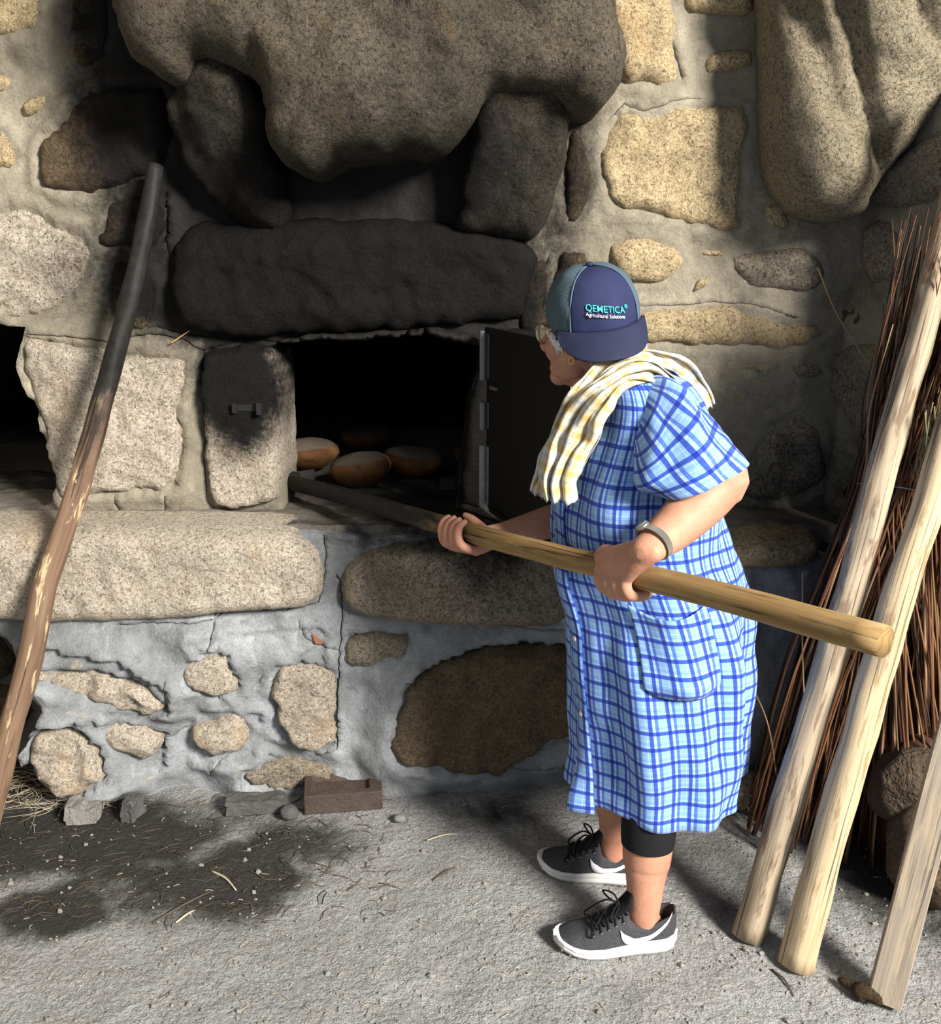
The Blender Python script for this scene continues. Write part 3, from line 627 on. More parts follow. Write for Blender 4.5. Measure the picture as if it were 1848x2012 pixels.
# head
HC = P(1160, 634, 1.95); hy = math.radians(38)
ff = Vector((-math.cos(hy), math.sin(hy), -.10)).normalized(); fl = UZ.cross(ff).normalized(); fu = ff.cross(fl).normalized()
def hp(f, l, u): return HC+ff*f+fl*l+fu*u
be(hp(-.002, 0, .008), (ff*.084, fl*.070, fu*.080))
be(hp(.025, 0, -.045), (ff*.070, fl*.063, fu*.075))
be(hp(.045, 0, -.083), (ff*.050, fl*.046, fu*.042))
be(hp(.080, 0, -.106), (ff*.022, fl*.024, fu*.020))
for s in (1, -1):
    be(hp(.055, s*.036, -.045), (ff*.032, fl*.030, fu*.034)); be(hp(.035, s*.042, -.086), (ff*.042, fl*.018, fu*.026))
    be(hp(.072, s*.030, .012), (ff*.018, fl*.030, fu*.012))
    be(hp(-.006, s*.073, -.030), (ff*.020, fl*.008, fu*.032)); be(hp(-.004, s*.072, -.060), (ff*.010, fl*.007, fu*.012))
bt([hp(.084, 0, .005), hp(.100, 0, -.018), hp(.114, 0, -.040), hp(.098, 0, -.050)], [.009, .010, .013, .010], 10, 3)
for s in (1, -1): be(hp(.096, s*.012, -.044), (ff*.012, fl*.009, fu*.008))
be(hp(.085, 0, -.068), (ff*.014, fl*.026, fu*.007)); be(hp(.084, 0, -.080), (ff*.014, fl*.024, fu*.008))
NB = P(1206, 765, YB)
bt([hp(.000, 0, -.055), HC.lerp(NB, .62)+Vector((0, -.004, 0)), NB, NB+Vector((.03, 0, -.08))], [.058, .054, .058, .075], 20, 5)
bt([hp(.048, .0, -.100), HC.lerp(NB, .68)+ff*.03, NB+hh*.04], [.030, .040, .05], 14, 4)
# torso
def tz(py): return P(924, py, YB).z
bt([P(1215, 770, YB), P(1240, 850, YB), P(1240, 960, YB), P(1250, 1080, YB), P(1290, 1230, YB)], [.085, .115, .125, .13, .13], 24, 5)
# far (right) arm
gF, nF, wF = grip_frame(914)
WF = P(992, 1046, 2.07)
bt([P(1190, 810, 2.08), P(1168, 900, 2.13), P(1150, 1000, 2.15)], [.058, .052, .047], 16, 5)
bt([P(1158, 1008, 2.15), P(1095, 1022, 2.12), P(1040, 1036, 2.09), WF], [.046, .044, .036, .027], 16, 5, .92)
def gpt(g, nn, ww, a, b, c): return g+RP*a+nn*b+ww*c
fg = lambda a, b, c: gpt(gF, nF, wF, a, b, c)
for i, a in enumerate((-.038, -.0165, .005, .026)):
    L = (1, 1.06, 1.0, .9)[i]
    m0 = fg(a+.016, -.012, -.040)
    bt([WF+(m0-WF)*.05, WF.lerp(m0, .5)+wF*-.004, m0], [.019, .0165, .0125], 10, 4)
    bt([m0, fg(a+.006, .022, -.041*L), fg(a, .0365, -.018), fg(a-.003, .0365, .004), fg(a-.003, .026, .019*L)], [.0120, .0108, .0100, .0092, .0072], 10, 4)
bt([WF+wF*.006, fg(.046, -.026, .006), fg(.012, -.033, .016), fg(-.020, -.026, .028), fg(-.040, -.020, .033)], [.020, .018, .0125, .011, .008], 10, 4)
be(WF.lerp(fg(.02, -.01, -.034), .62), (RP*.036, nF*.022, wF*.016))
# near (left) arm
gN, nN, wN = grip_frame(1236)
EL = P(1412, 944, 1.74); WN = P(1268, 1082, 1.60)
bt([P(1265, 815, 1.88), P(1330, 868, 1.80), EL], [.056, .058, .056], 36, 5)
be(P(1424, 938, 1.745), (Vector((.042, 0, -.012)), Vector((0, .045, 0)), Vector((.01, 0, .042))))
bt([EL, P(1372, 990, 1.715), P(1318, 1042, 1.66), WN], [.054, .051, .042, .029], 40, 6, .95)
ng = lambda a, b, c: gpt(gN, nN, wN, a, b, c)
for i, a in enumerate((-.037, -.0145, .008, .029)):
    L = (.95, 1.06, 1.02, .9)[i]
    m0 = ng(a-.002, .0365, -.006-.004*(i == 3))
    st = WN+RP*((i-1.5)*.010)
    bt([st, st.lerp(m0, .55)+nN*.006, m0], [.020, .0165, .0138], 10, 4)
    be(m0, (RP*.0112, nN*.0128, wN*.0128))
    bt([m0, ng(a, .0345, -.026*L), ng(a+.002, .020, -.0405*L), ng(a+.003, -.004, -.040*L), ng(a+.003, -.026, -.028), ng(a+.003, -.035, -.010)], [.0125, .0118, .0112, .0100, .0092, .0075], 10, 4)
bt([WN-RP*.012, ng(-.020, .040, .022), ng(-.046, .036, .016), ng(-.058, .022, .030), ng(-.054, -.006, .036), ng(-.046, -.030, .020)], [.021, .019, .0145, .0118, .0105, .0085], 10, 4)
be(WN.lerp(ng(0, .034, 0), .6), (RP*.042, nN*.014, wN*.022))
# legs
TN, HN = G(1088, 1858), G(1322, 1848); TF, HF = G(1057, 1700), G(1262, 1727)
def leg(toe, heel, top, far):
    d = (toe-heel).normalized(); a = heel+d*.072
    bt([heel+d*.05+UZ*.035, a+UZ*.07, a+UZ*.115, a.lerp(top, .25)+UZ*.10, a.lerp(top, .5)+UZ*.09, top+UZ*.3, top+UZ*.55], [.030, .036, .038, .046, .056, .07, .09], 40, 5)
    bt([a+UZ*.055-d*.01, a+UZ*.045+d*.05, a+UZ*.036+d*.09], [.032, .026, .014], 14, 4)
leg(TN, HN, Vector((.40, 1.86, .30)), 0); leg(TF, HF, Vector((.36, 2.06, .30)), 1)
person = empty('person', (P(1290, 1700, YB).x, YB, 0), 'person in blue plaid dress and backwards cap reaching a long rake into the oven', 'person')
bo = BM.build('body', SKIN, person)
r = bo.modifiers.new('r', 'REMESH'); r.mode = 'VOXEL'; r.voxel_size = .0030; r.use_smooth_shade = True
s_ = bo.modifiers.new('s', 'SMOOTH'); s_.factor = .5; s_.iterations = 4
for s in (1, -1):
    mb = MB(); mb.add(*ellipsoid(hp(.076, s*.031, -.010), (ff*.012, fl*.012, fu*.012), 14, 10)); e = mb.build('eye', plain('eye_white', (.8, .78, .75), .3, .5, 0, .05), person)
    mb = MB(); mb.add(*ellipsoid(hp(.0855, s*.031, -.010), (ff*.0035, fl*.006, fu*.006), 12, 8)); mb.build('iris', plain('iris_brown', (.06, .035, .02), .2, .5), e)

# ---- dress
ROWS = [(712, 1176, 1274, .075), (730, 1162, 1305, .125), (752, 1154, 1332, .165), (785, 1148, 1352, .185), (830, 1138, 1370, .190), (880, 1120, 1385, .195), (930, 1104, 1392, .200), (975, 1096, 1396, .205), (1020, 1094, 1400, .205), (1060, 1097, 1412, .200), (1110, 1102, 1436, .198), (1170, 1114, 1456, .205), (1240, 1124, 1468, .212), (1320, 1132, 1468, .217), (1400, 1138, 1468, .220), (1480, 1140, 1466, .222), (1545, 1138, 1460, .224)]
RW = []
for py, L, R, b_ in ROWS:
    k_ = min(1, max(0, (py-1000)/480)); th_ = math.radians(14+11*k_); pl, pr = P(L, py, YB-.2*math.sin(th_)), P(R, py, YB+.2*math.sin(th_)); b2 = b_*(1-.12*k_); RW.append((P(L, py, YB).z, (pl.x+pr.x)/2, (pr.x-pl.x)/2, b2, th_, YB+.02*k_))
RS = catmull(RW, 9)
ZT, ZH = RS[0][0], RS[-1][0]
def dress_pt(z, phi, off=0.):
    zs = [r[0] for r in RS]; zz = max(min(z, zs[0]), zs[-1])
    cx = np.interp(-zz, [-q for q in zs], [r[1] for r in RS]); hw = np.interp(-zz, [-q for q in zs], [r[2] for r in RS]); bb, th, yc_ = [float(np.interp(-zz, [-q for q in zs], [r[i_] for r in RS])) for i_ in (3, 4, 5)]
    a = math.sqrt(max(hw*hw-(bb*math.sin(th))**2, 1e-4))/math.cos(th)
    c, s = math.cos(phi), math.sin(phi)
    k = max(0., min(1., (1.02-zz)/.70)); w = k*k*(3-2*k); ex = 2/(2.25-.3*w)
    fo = .013*w*(math.sin(7*phi+1.6*math.sin(2*phi)+.8)+.6*math.sin(12*phi+2+4*zz)) + .004*math.sin(5*phi+9*zz)*(1-w)
    d1 = (phi-math.radians(136)+math.pi) % (2*math.pi)-math.pi; fo -= .085*w*math.exp(-(d1/.40)**2)
    d2 = (phi-math.radians(185)+math.pi) % (2*math.pi)-math.pi; fo += .030*w*math.exp(-(d2/.22)**2)
    d3 = (phi-math.radians(88)+math.pi) % (2*math.pi)-math.pi; fo += .018*w*math.exp(-(d3/.3)**2)
    # bust and belly, creases where the bodice pulls
    g1 = math.exp(-((zz-1.03)/.10)**2); d4 = (phi-math.radians(38)+math.pi) % (2*math.pi)-math.pi; fo += .020*g1*math.exp(-(d4/.5)**2)
    cr = noise.noise(Vector((math.cos(phi)*2.1+zz*1.4, math.sin(phi)*2.1-zz*2.2, zz*4.5))); fo += .018*cr
    cr2 = noise.noise(Vector((math.cos(phi)*3.5+zz*5, math.sin(phi)*3.5, zz*9+4))); fo += .009*cr2
    dx = a*math.copysign(abs(c)**ex, c)+(fo+off)*c; dy = bb*math.copysign(abs(s)**ex, s)+(fo+off)*s
    h_ = Vector((-math.cos(th), -math.sin(th), 0)); l_ = Vector((math.sin(th), -math.cos(th), 0))
    return Vector((cx, yc_, z))+h_*dx+l_*dy
NP = 150; vs = []; uv = []; fs = []
zl = list(np.interp(np.linspace(0, 1, 120), np.linspace(0, 1, len(RS)), [r[0] for r in RS]))
for i, z in enumerate(zl):
    for k in range(NP+1):
        ph = 2*math.pi*k/NP; p = dress_pt(z, ph)
        if i == len(zl)-1: p.z += .006*math.sin(4*ph)
        vs.append(p); uv.append((ph*.235, z))
for i in range(len(zl)-1):
    for k in range(NP): fs.append((i*(NP+1)+k, (i+1)*(NP+1)+k, (i+1)*(NP+1)+k+1, i*(NP+1)+k+1))
me = mk(vs, fs, uv)
dress = link('dress', me, PLAID, person)
sm = dress.modifiers.new('t', 'SOLIDIFY'); sm.thickness = .003
def patch(name, z0, z1, p0, p1, off, nz, nph, shape=None, rot=0):
    vs = []; uv = []; fs = []
    for i in range(nz+1):
        for k in range(nph+1):
            s, t = k/nph, i/nz; z = z0+(z1-z0)*t; ph = p0+(p1-p0)*s; dz, of = shape(s, t) if shape else (0, off)
            vs.append(dress_pt(z+dz, ph, of)); uv.append((ph*.235+.02, z+dz+.018))
    for i in range(nz):
        for k in range(nph): fs.append((i*(nph+1)+k, (i+1)*(nph+1)+k, (i+1)*(nph+1)+k+1, i*(nph+1)+k+1))
    o = link(name, mk(vs, fs, uv), PLAID, dress); q = o.modifiers.new('t', 'SOLIDIFY'); q.thickness = .003; q.offset = 1; return o
zp0, zp1 = P(1250, 1196, 1.75).z, P(1250, 1372, 1.75).z
def pocket_shape(s, t):
    e = math.sin(math.pi*s); dz = -.020*e*(1-t)**3+.022*(abs(2*s-1)**4)*t**5
    return dz, .0045+.020*e*(t*.9+.1)*(1-t**6)+.010*e*(1-t)**6+.016*e*math.exp(-((t-.88)/.12)**2)
patch('pocket', zp0, zp1, math.radians(50), math.radians(93), 0, 26, 24, pocket_shape)
patch('placket', ZT-.09, ZH-.012, math.radians(-3), math.radians(9), .004, 60, 4, lambda s, t: (0, .004+.022*max(0, t-.72)/.28*(1-s)))
BTN = plain('pearl_button', (.72, .70, .64), .3, .5, 0, .1)
for py in (840, 960, 1105, 1255, 1400):
    z = P(1112, py, 1.87).z; p = dress_pt(z, math.radians(4), .010); q = (dress_pt(z, math.radians(4), .03)-p).normalized()
    mb = MB(); t1 = q.cross(UZ).normalized(); t2 = q.cross(t1); mb.add(*ellipsoid(p, (t1*.0065, t2*.0065, q*.0028), 14, 8)); mb.build('button', BTN, dress)
def edge_loft(secs, nseg=44, per=8, uvk=1.):
    rows = [tuple(P(ax, ay, Y))+tuple(P(bx, by, Y))+(hd,) for (ax, ay, bx, by, Y, hd) in secs]
    rows = catmull(rows, per); vs = []; uv = []; fs = []; L = 0; pc = None
    for i, q in enumerate(rows):
        a, b_ = Vector(q[:3]), Vector(q[3:6]); c = (a+b_)/2; mj = (b_-a)/2
        if pc is not None: L += (c-pc).length
        pc = c; mn = Vector((0, float(q[6]), 0))
        for k in range(nseg+1):
            t = 2*math.pi*k/nseg; p = c+mj*math.cos(t)+mn*math.sin(t)
            p += (p-c).normalized()*(.016*noise.noise(Vector((p.x*11, p.y*9, p.z*16)))+.006*math.sin(4*t+i*.3)+.006*noise.noise(p*26)); vs.append(p); uv.append((t*.075, L))
    for i in range(len(rows)-1):
        for k in range(nseg): fs.append((i*(nseg+1)+k, i*(nseg+1)+k+1, (i+1)*(nseg+1)+k+1, (i+1)*(nseg+1)+k))
    return mk(vs, fs, uv)
for nm, secs in (('sleeve', [(1226, 860, 1268, 735, 1.86, .055), (1228, 890, 1312, 752, 1.81, .075), (1236, 925, 1368, 800, 1.765, .082), (1252, 955, 1418, 855, 1.74, .082), (1292, 972, 1459, 908, 1.735, .078)]),
                 ('sleeve', [(1150, 830, 1250, 745, 2.05, .05), (1120, 900, 1225, 860, 2.12, .07), (1104, 980, 1205, 975, 2.14, .07)])):
    o = link(nm, edge_loft(secs), PLAID, dress); q = o.modifiers.new('t', 'SOLIDIFY'); q.thickness = .003
# collar
vs = []; fs = []; uv = []
nc = NB+Vector((-.012, 0, .012))
for k in range(41):
    t = -math.pi*.94+2*math.pi*.94*k/40; d = hh*-math.cos(t)*.078+hl*math.sin(t)*.076; fr_ = 1-abs(t)/(math.pi*.94)
    top = nc+d*.86+UZ*(.030-.05*(1-fr_)); bot = nc+d*1.25+UZ*(-.012-.055*(1-fr_))
    for j in range(5): vs.append(top.lerp(bot, j/4)+d.normalized()*.006*math.sin(math.pi*j/4)); uv.append((k*.011, j*.012))
for k in range(40):
    for j in range(4): fs.append((k*5+j, k*5+j+1, (k+1)*5+j+1, (k+1)*5+j))
o = link('collar', mk(vs, fs, uv), PLAID, dress); o.modifiers.new('t', 'SOLIDIFY').thickness = .003
# trouser cuffs
for toe, heel, px in ((TN, HN, None), (TF, HF, None)):
    d = (toe-heel).normalized(); a = heel+d*.072; top = Vector((.40, 1.86, 0)) if toe is TN else Vector((.36, 2.06, 0)); 
    z0 = .245 if toe is TN else .30
    c = lambda z: Vector((a.x, a.y, z)).lerp(Vector((top.x, top.y, z)), min(1, z/.6))
    mb = MB(); vs_, fs_, _ = tube([c(z0), c(z0+.02), c(z0+.06), c(z0+.10)], [.0585, .060, .060, .058], 28, 4, cap=None); mb.add(vs_, fs_); vs_, fs_, _ = tube([c(z0), c(z0+.03), c(z0+.1)], [.0585, .050, .048], 28, 4, cap=None); mb.add(vs_, fs_)
    mb.build('trouser_cuff', BLACK, person)

# ---- cap
CC = P(1164, 622, 1.95); CU = Vector((-.12, -.20, .97)).normalized(); F0 = Vector((math.sin(math.radians(11)), -math.cos(math.radians(11)), 0)); CF = (F0-CU*F0.dot(CU)).normalized(); CR = CU.cross(CF).normalized()
def cap_pt(al, ep, off=0.):
    ca, sa, ce, se = math.cos(al), math.sin(al), math.cos(ep), math.sin(ep)
    up = .104*math.copysign(abs(se)**.92, se); rr = abs(ce)**.72
    return CC+CF*ca*rr*(.101+off)+CR*sa*rr*(.0945+off)+CU*(up+off*se)
cap = empty('cap', CC, parent=person)
cap['label'] = 'navy trucker cap with mesh back, worn turned backwards'
def cap_grid(a0, a1, e0, e1, na, ne, name, mat):
    vs = []; fs = []; uv = []
    for j in range(ne+1):
        for i in range(na+1):
            a = a0+(a1-a0)*i/na; e = e0+(e1-e0)*j/ne; p = cap_pt(a, e); p += (p-CC).normalized()*.003*noise.noise(p*28); vs.append(p); uv.append((a*.095, e*.1))
    for j in range(ne):
        for i in range(na): fs.append((j*(na+1)+i, j*(na+1)+i+1, (j+1)*(na+1)+i+1, (j+1)*(na+1)+i))
    o = link(name, mk(vs, fs, uv), mat, cap); q = o.modifiers.new('t', 'SOLIDIFY'); q.thickness = .002; return o
PW = math.radians(47); EB = math.radians(-3)
cap_grid(-PW, PW, EB, math.radians(88), 30, 26, 'front_panel', NAVY)
cap_grid(PW, 2*math.pi-PW, EB, math.radians(88), 60, 26, 'mesh_panel', CAPMESH)
for sgn in (-1, 1):
    mb = MB(); mb.add(*tube([cap_pt(sgn*PW, EB+(math.radians(86)-EB)*i/12, .001) for i in range(13)], [.0016]*13, 6, 1)[:2]); mb.build('seam', plain('seam_thread', (.09, .14, .2), .8), cap)
mb = MB(); mb.add(*ellipsoid(CC+CU*.106, (CF*.008, CR*.008, CU*.005), 16, 8)); mb.build('top_button', NAVY, cap)
vs = []; fs = []; uv = []; NA = 40; NT = 12
bd = (CF*.60-UZ*.80).normalized()
for j in range(NT+1):
    for i in range(NA+1):
        al = math.radians(-66)+math.radians(132)*i/NA; t = j/NT; x = al/math.radians(66)
        ln = .058*(1-abs(x)**4.5)**.7+.002
        p = cap_pt(al, EB+.02, .001)+bd*ln*t+(CF*.012)*math.sin(math.pi*t*.5)*(1-x*x)+CR*math.sin(al)*.006*t; vs.append(p); uv.append((al*.1, t*.07))
for j in range(NT):
    for i in range(NA): fs.append((j*(NA+1)+i, j*(NA+1)+i+1, (j+1)*(NA+1)+i+1, (j+1)*(NA+1)+i))
o = link('brim', mk(vs, fs, uv), plain('navy_brim', (.022, .026, .066), .75, .25, 0, .4, 20, .3, .002), cap); q = o.modifiers.new('t', 'SOLIDIFY'); q.thickness = .0035
def cap_text(body, width, x0, y0, mat, name, slope=-.19, bold=0.):
    cu = bpy.data.curves.new('t', 'FONT'); cu.body = body; cu.size = 1; cu.offset = bold; cu.resolution_u = 4; cu.extrude = 0
    ob = bpy.data.objects.new('t', cu); COL.objects.link(ob); bpy.context.view_layer.update()
    me = bpy.data.meshes.new_from_object(ob.evaluated_get(bpy.context.evaluated_depsgraph_get())); bpy.data.objects.remove(ob)
    bm = bmesh.new(); bm.from_mesh(me); bmesh.ops.remove_doubles(bm, verts=bm.verts, dist=1e-5); bmesh.ops.subdivide_edges(bm, edges=bm.edges, cuts=1); bm.to_mesh(me); bm.free()
    xs = [v.co.x for v in me.vertices]; k = width/(max(xs)-min(xs)); mn = min(xs)
    for v in me.vertices:
        x = x0+(v.co.x-mn)*k; y = y0+v.co.y*k+slope*(x-x0)
        v.co = cap_pt(x/.100, math.asin(max(-1, min(1, y/.104))), .0032)
    ob = link(name, me, mat, cap, smooth=False); q = ob.modifiers.new('t', 'SOLIDIFY'); q.thickness = .0008; q.offset = 1; return ob
cap_text('QEMETICA', .083, -.047, .036, TEAL, 'lettering', bold=.006)
cap_text('®', .0075, .0370, .0285, TEAL, 'lettering')
cap_text('Agricultural Solutions', .081, -.047, .0265, WPRINT, 'lettering', bold=.003)
# ---- hair, glasses, earring, watch
mb = MB(); random.seed(11)
for k in range(1700):
    a = random.uniform(-2.6, 2.6); ua = random.uniform(-.055, .02) if abs(a) > .55 else random.uniform(.01, .04)
    r0 = .078+.02*abs(math.cos(a)); c, s = math.cos(a), math.sin(a)
    if abs(a) < .5 or (.9 < a < 1.9 and ua < -.02): continue
    if c > .3: ua = random.uniform(-.03, .02)
    q = hp(-.012+.099*c, .079*s, ua); dn = -random.uniform(.012, .03)
    tan = (ff*-s+fl*c)*random.uniform(-.014, .014)
    out = (ff*c+fl*s)
    if (q-CC).dot(CU) > -.018 or (q-CC).length > .125: continue
    mb.add(*tube([q, q+fu*dn*.5+tan*.6+out*.004, q+fu*dn+tan], [.0018, .0022, .0009], 5, 3, wob=.4, seed=k)[:2])
mb.build('hair', HAIR, person, kind='stuff', label='short white hair under the cap')
gl = empty('eyeglasses', hp(.1, 0, -.01), parent=person)
for s in (1, -1):
    ring = [hp(.100-.012*(abs(s*.034+.026*math.cos(t)*1)/.06)**2, s*.034+.026*math.cos(t), -.014+.021*math.sin(t)) for t in np.linspace(0, 2*math.pi, 21)]
    mb = MB(); mb.add(*tube(ring, [.0024]*21, 8, 1)[:2]); mb.build('rim', GLASSF, gl)
    m = MATS.get('lens')
    if m is None:
        m, n = newmat('lens'); n.out((.9, .95, .95), .02, None, .5); n.b.inputs['Transmission Weight'].default_value = 1; n.b.inputs['IOR'].default_value = 1.1; MATS['lens'] = m
    mb = MB(); mb.add(*ellipsoid(hp(.0965, s*.034, -.014), (ff*.0012, fl*.025, fu*.020), 20, 10)); mb.build('lens', m, gl)
    mb = MB(); mb.add(*tube([hp(.094, s*.061, -.004), hp(.06, s*.074, -.006), hp(.0, s*.080, -.010), hp(-.012, s*.079, -.024)], [.0022, .002, .002, .002], 8, 4)[:2]); mb.build('temple', GLASSF, gl)
mb = MB(); mb.add(*tube([hp(.100, .009, -.010), hp(.104, 0, -.006), hp(.100, -.009, -.010)], [.002]*3, 8, 4)[:2]); mb.build('bridge', GLASSF, gl)
er = hp(.000, .080, -.070)
mb = MB(); mb.add(*tube([er+ff*.006*math.cos(t)+fu*.0075*math.sin(t) for t in np.linspace(0, 6.283, 15)], [.0016]*15, 7, 1)[:2]); mb.build('earring', GOLD, person, label='small gold hoop earring')
wa = empty('wristwatch', WN, parent=person); wd = (EL-WN).normalized(); wc = WN+wd*.026; t1 = wd.cross(nN).normalized(); t2 = t1.cross(wd).normalized()
mb = MB()
K = 36
vs_ = []; fs_ = []
for k in range(K):
    t = 2*math.pi*k/K; d = t1*math.cos(t)+t2*math.sin(t)
    for (rr, oo) in ((.0335, -.0065), (.0355, -.0065), (.0355, .0065), (.0335, .0065)): vs_.append(wc+d*rr+wd*oo)
for k in range(K):
    for j in range(4): a = k*4; b_ = ((k+1) % K)*4; fs_.append((a+j, a+(j+1) % 4, b_+(j+1) % 4, b_+j))
mb.add(vs_, fs_); mb.build('strap', plain('watch_band', (.42, .40, .35), .4, .5, .8, .4, 400, .8, .002), wa, smooth=False)
wdir = (t2*(1 if t2.dot(nN) > 0 else -1)*.92+t1*(1 if t1.x < 0 else -1)*.38).normalized(); wt = wdir.cross(wd).normalized()
mb = MB(); mb.add(*tube([wc+wdir*.034, wc+wdir*.0375, wc+wdir*.041], [.0135, .0135, .0120], 24, 1, cap='flat')[:2]); wcase = mb.build('watch_case', STEEL, wa)
mb = MB(); mb.add(*ellipsoid(wc+wdir*.0412, (wd*.0105, wt*.0105, wdir*.0008), 20, 6)); mb.build('dial', plain('dial_cream', (.62, .58, .46), .3, .5), wa)

# ---- trainers
def shoe(toe, heel, label):
    d = (toe-heel).normalized(); L = (toe-heel).length; sd = Vector((-d.y, d.x, 0))     # sd points to the wearer's left
    root = empty('shoe', (heel+toe)/2, parent=person); root['label'] = label
    def S(x, y, z): return heel+d*x*L+sd*y+UZ*z
    cs = np.array([0, .03, .1, .2, .35, .5, .62, .75, .86, .94, .985, 1.0]); hwv = np.array([.012, .026, .034, .036, .036, .041, .046, .046, .040, .028, .014, .002])
    hw = lambda x: float(np.interp(x, cs, hwv))
    off = lambda x: .006*math.sin(math.pi*x)
    spring = lambda x: .016*max(0, (x-.72)/.28)**2+.006*max(0, (.12-x)/.12)**2
    st = lambda x: float(np.interp(x, [0, .25, .6, 1], [.036, .034, .026, .020]))
    xs = np.concatenate([np.linspace(0, .06, 8), np.linspace(.075, .93, 46), np.linspace(.94, 1, 10)])
    # sole: flared sidewall with groove, and treads below
    prof = [(-1.02, 0), (-1.10, .25), (-1.12, .5), (-1.07, .56), (-1.11, .62), (-1.08, 1.0), (-.9, 1.02), (.9, 1.02), (1.08, 1.0), (1.11, .62), (1.07, .56), (1.12, .5), (1.10, .25), (1.02, 0)]
    vs = []; fs = []; K = len(prof)
    for x in xs:
        for (a, b_) in prof: vs.append(S(x if 0 < x < 1 else (-.012 if x <= 0 else 1.010), off(x)+a*hw(x)+math.copysign(.003, a), spring(x)+st(x)*b_+.003))
    for i in range(len(xs)-1):
        for k in range(K): fs.append((i*K+k, i*K+(k+1) % K, (i+1)*K+(k+1) % K, (i+1)*K+k))
    fs.append(tuple(range(K))); fs.append(tuple(reversed(range((len(xs)-1)*K, len(xs)*K)))); link('sole', mk(vs, fs), WHITE, root)
    mb = MB()
    for i in range(15):
        x = .06+.88*i/14; mb.add(*box(S(x, off(x), spring(x)+.0025), .0095, 2.05*hw(x), .007, d, sd, UZ))
    mb.build('tread', plain('tread_grey', (.30, .29, .28), .8), root, smooth=False)
    # upper
    top = lambda x: float(np.interp(x, [0, .04, .12, .25, .36, .42, .5, .62, .75, .88, .96, 1], [.092, .098, .090, .070, .078, .100, .092, .072, .056, .046, .036, .024]))
    M = 28; vs = []; fs = []
    def up_pt(x, v, o=0.):
        """v 0..1 from wearer's left sole line over the top to the right"""
        t = math.pi*v; w_ = hw(x)*1.06+.002; z0 = spring(x)+st(x)*.9; h = top(x)-z0
        y = math.cos(t); yy = math.copysign(abs(y)**.62, y); zz = math.sin(t)**(.62 if x > .45 else .50)
        nar = 1-.28*zz*(1 if x > .4 else .75)
        return S(x, off(x)+yy*(w_*nar+o), z0+h*zz+o*zz)
    col_a, col_b = .015, .40
    for x in xs:
        inside_ = col_a < x < col_b; k1 = max(0, min(1, (x-col_a)/.05, (col_b-x)/.05)) if inside_ else 0
        for j in range(M+1):
            v = j/M; p = up_pt(x, v)
            c = abs(v-.5)
            if inside_ and c < .24:
                e = (1-c/.24); p = p-UZ*k1*(top(x)-.035)*min(1, e*2.5)
            vs.append(p)
    for i in range(len(xs)-1):
        for j in range(M): fs.append((i*(M+1)+j, (i+1)*(M+1)+j, (i+1)*(M+1)+j+1, i*(M+1)+j+1))
    link('upper', mk(vs, fs), SHOE, root)
    # padded tongue and laces
    mb = MB(); tp = [S(.60, off(.6), .074), S(.50, off(.5), .093), S(.42, off(.42), .112), S(.395, off(.4), .128)]
    mb.add(*tube(tp, [.018, .022, .026, .020], 12, 5, .32, d)[:2]); mb.build('tongue', BLACK, root)
    mb = MB(); 
    for i, x in enumerate((.70, .64, .58, .52, .46)):
        for s in (1, -1):
            a = up_pt(x, .5-s*.27, .002); c = up_pt(x+.005, .5, .005); b_ = up_pt(x-.035, .5+s*.18, .004)
            mb.add(*tube([a, a.lerp(c, .5)+UZ*.003, c+UZ*.002, b_], [.0022]*4, 6, 4)[:2])
    kx = up_pt(.47, .5, .012)
    for s in (1, -1):
        mb.add(*tube([kx, kx+sd*s*.02+UZ*.014+d*.012, kx+sd*s*.045+UZ*.004+d*.03, kx+sd*s*.03-UZ*.006+d*.018, kx], [.0022]*5, 6, 5)[:2])
        e = up_pt(.72, .5-s*.30, .003); mb.add(*tube([kx, kx+d*.03+sd*s*.012+UZ*.004, e+UZ*.012, e], [.0022]*4, 6, 5)[:2])
    mb.build('laces', BLACK, root)
    for x in (.70, .64, .58, .52, .46):
        for s in (1, -1):
            a = up_pt(x, .5-s*.27, .0015); mb = MB(); mb.add(*ellipsoid(a, (d*.0028, UZ*.0022, sd*.0028), 8, 6))
            mb.build('eyelet', plain('eyelet', (.35, .35, .36), .4, .5, .5), root)
    # curved tick emblem on both sides: tail sweeps up to the heel, hook towards the laces
    for s in (0, 1):
        low = [(.490, .62), (.475, .30), (.430, .12), (.360, .10), (.270, .22), (.170, .42), (.085, .68), (.045, .90)]; hi = [(.490, .62), (.455, .46), (.410, .36), (.350, .36), (.265, .46), (.170, .60), (.090, .76), (.045, .90)]
        A = catmull(low, 4); B_ = catmull(hi, 4); vs = []; fs = []
        for a, b_ in zip(A, B_):
            for q in (a, (a+b_)/2, b_): v = math.asin(min(1, q[1])**(1/.5 if q[0] <= .45 else 1/.62))/math.pi; vs.append(up_pt(q[0], v if s == 0 else 1-v, .0026))
        for i in range(len(A)-1):
            for j in range(2): fs.append((i*3+j, i*3+j+1, (i+1)*3+j+1, (i+1)*3+j))
        o = link('emblem', mk(vs, fs), WPRINT, root); q = o.modifiers.new('t', 'SOLIDIFY'); q.thickness = .0012; q.offset = 0
    return root
shoe(TN, HN, 'black trainer with white sole under the black cuff'); shoe(TF, HF, 'black trainer with white sole on the foot nearer the oven')

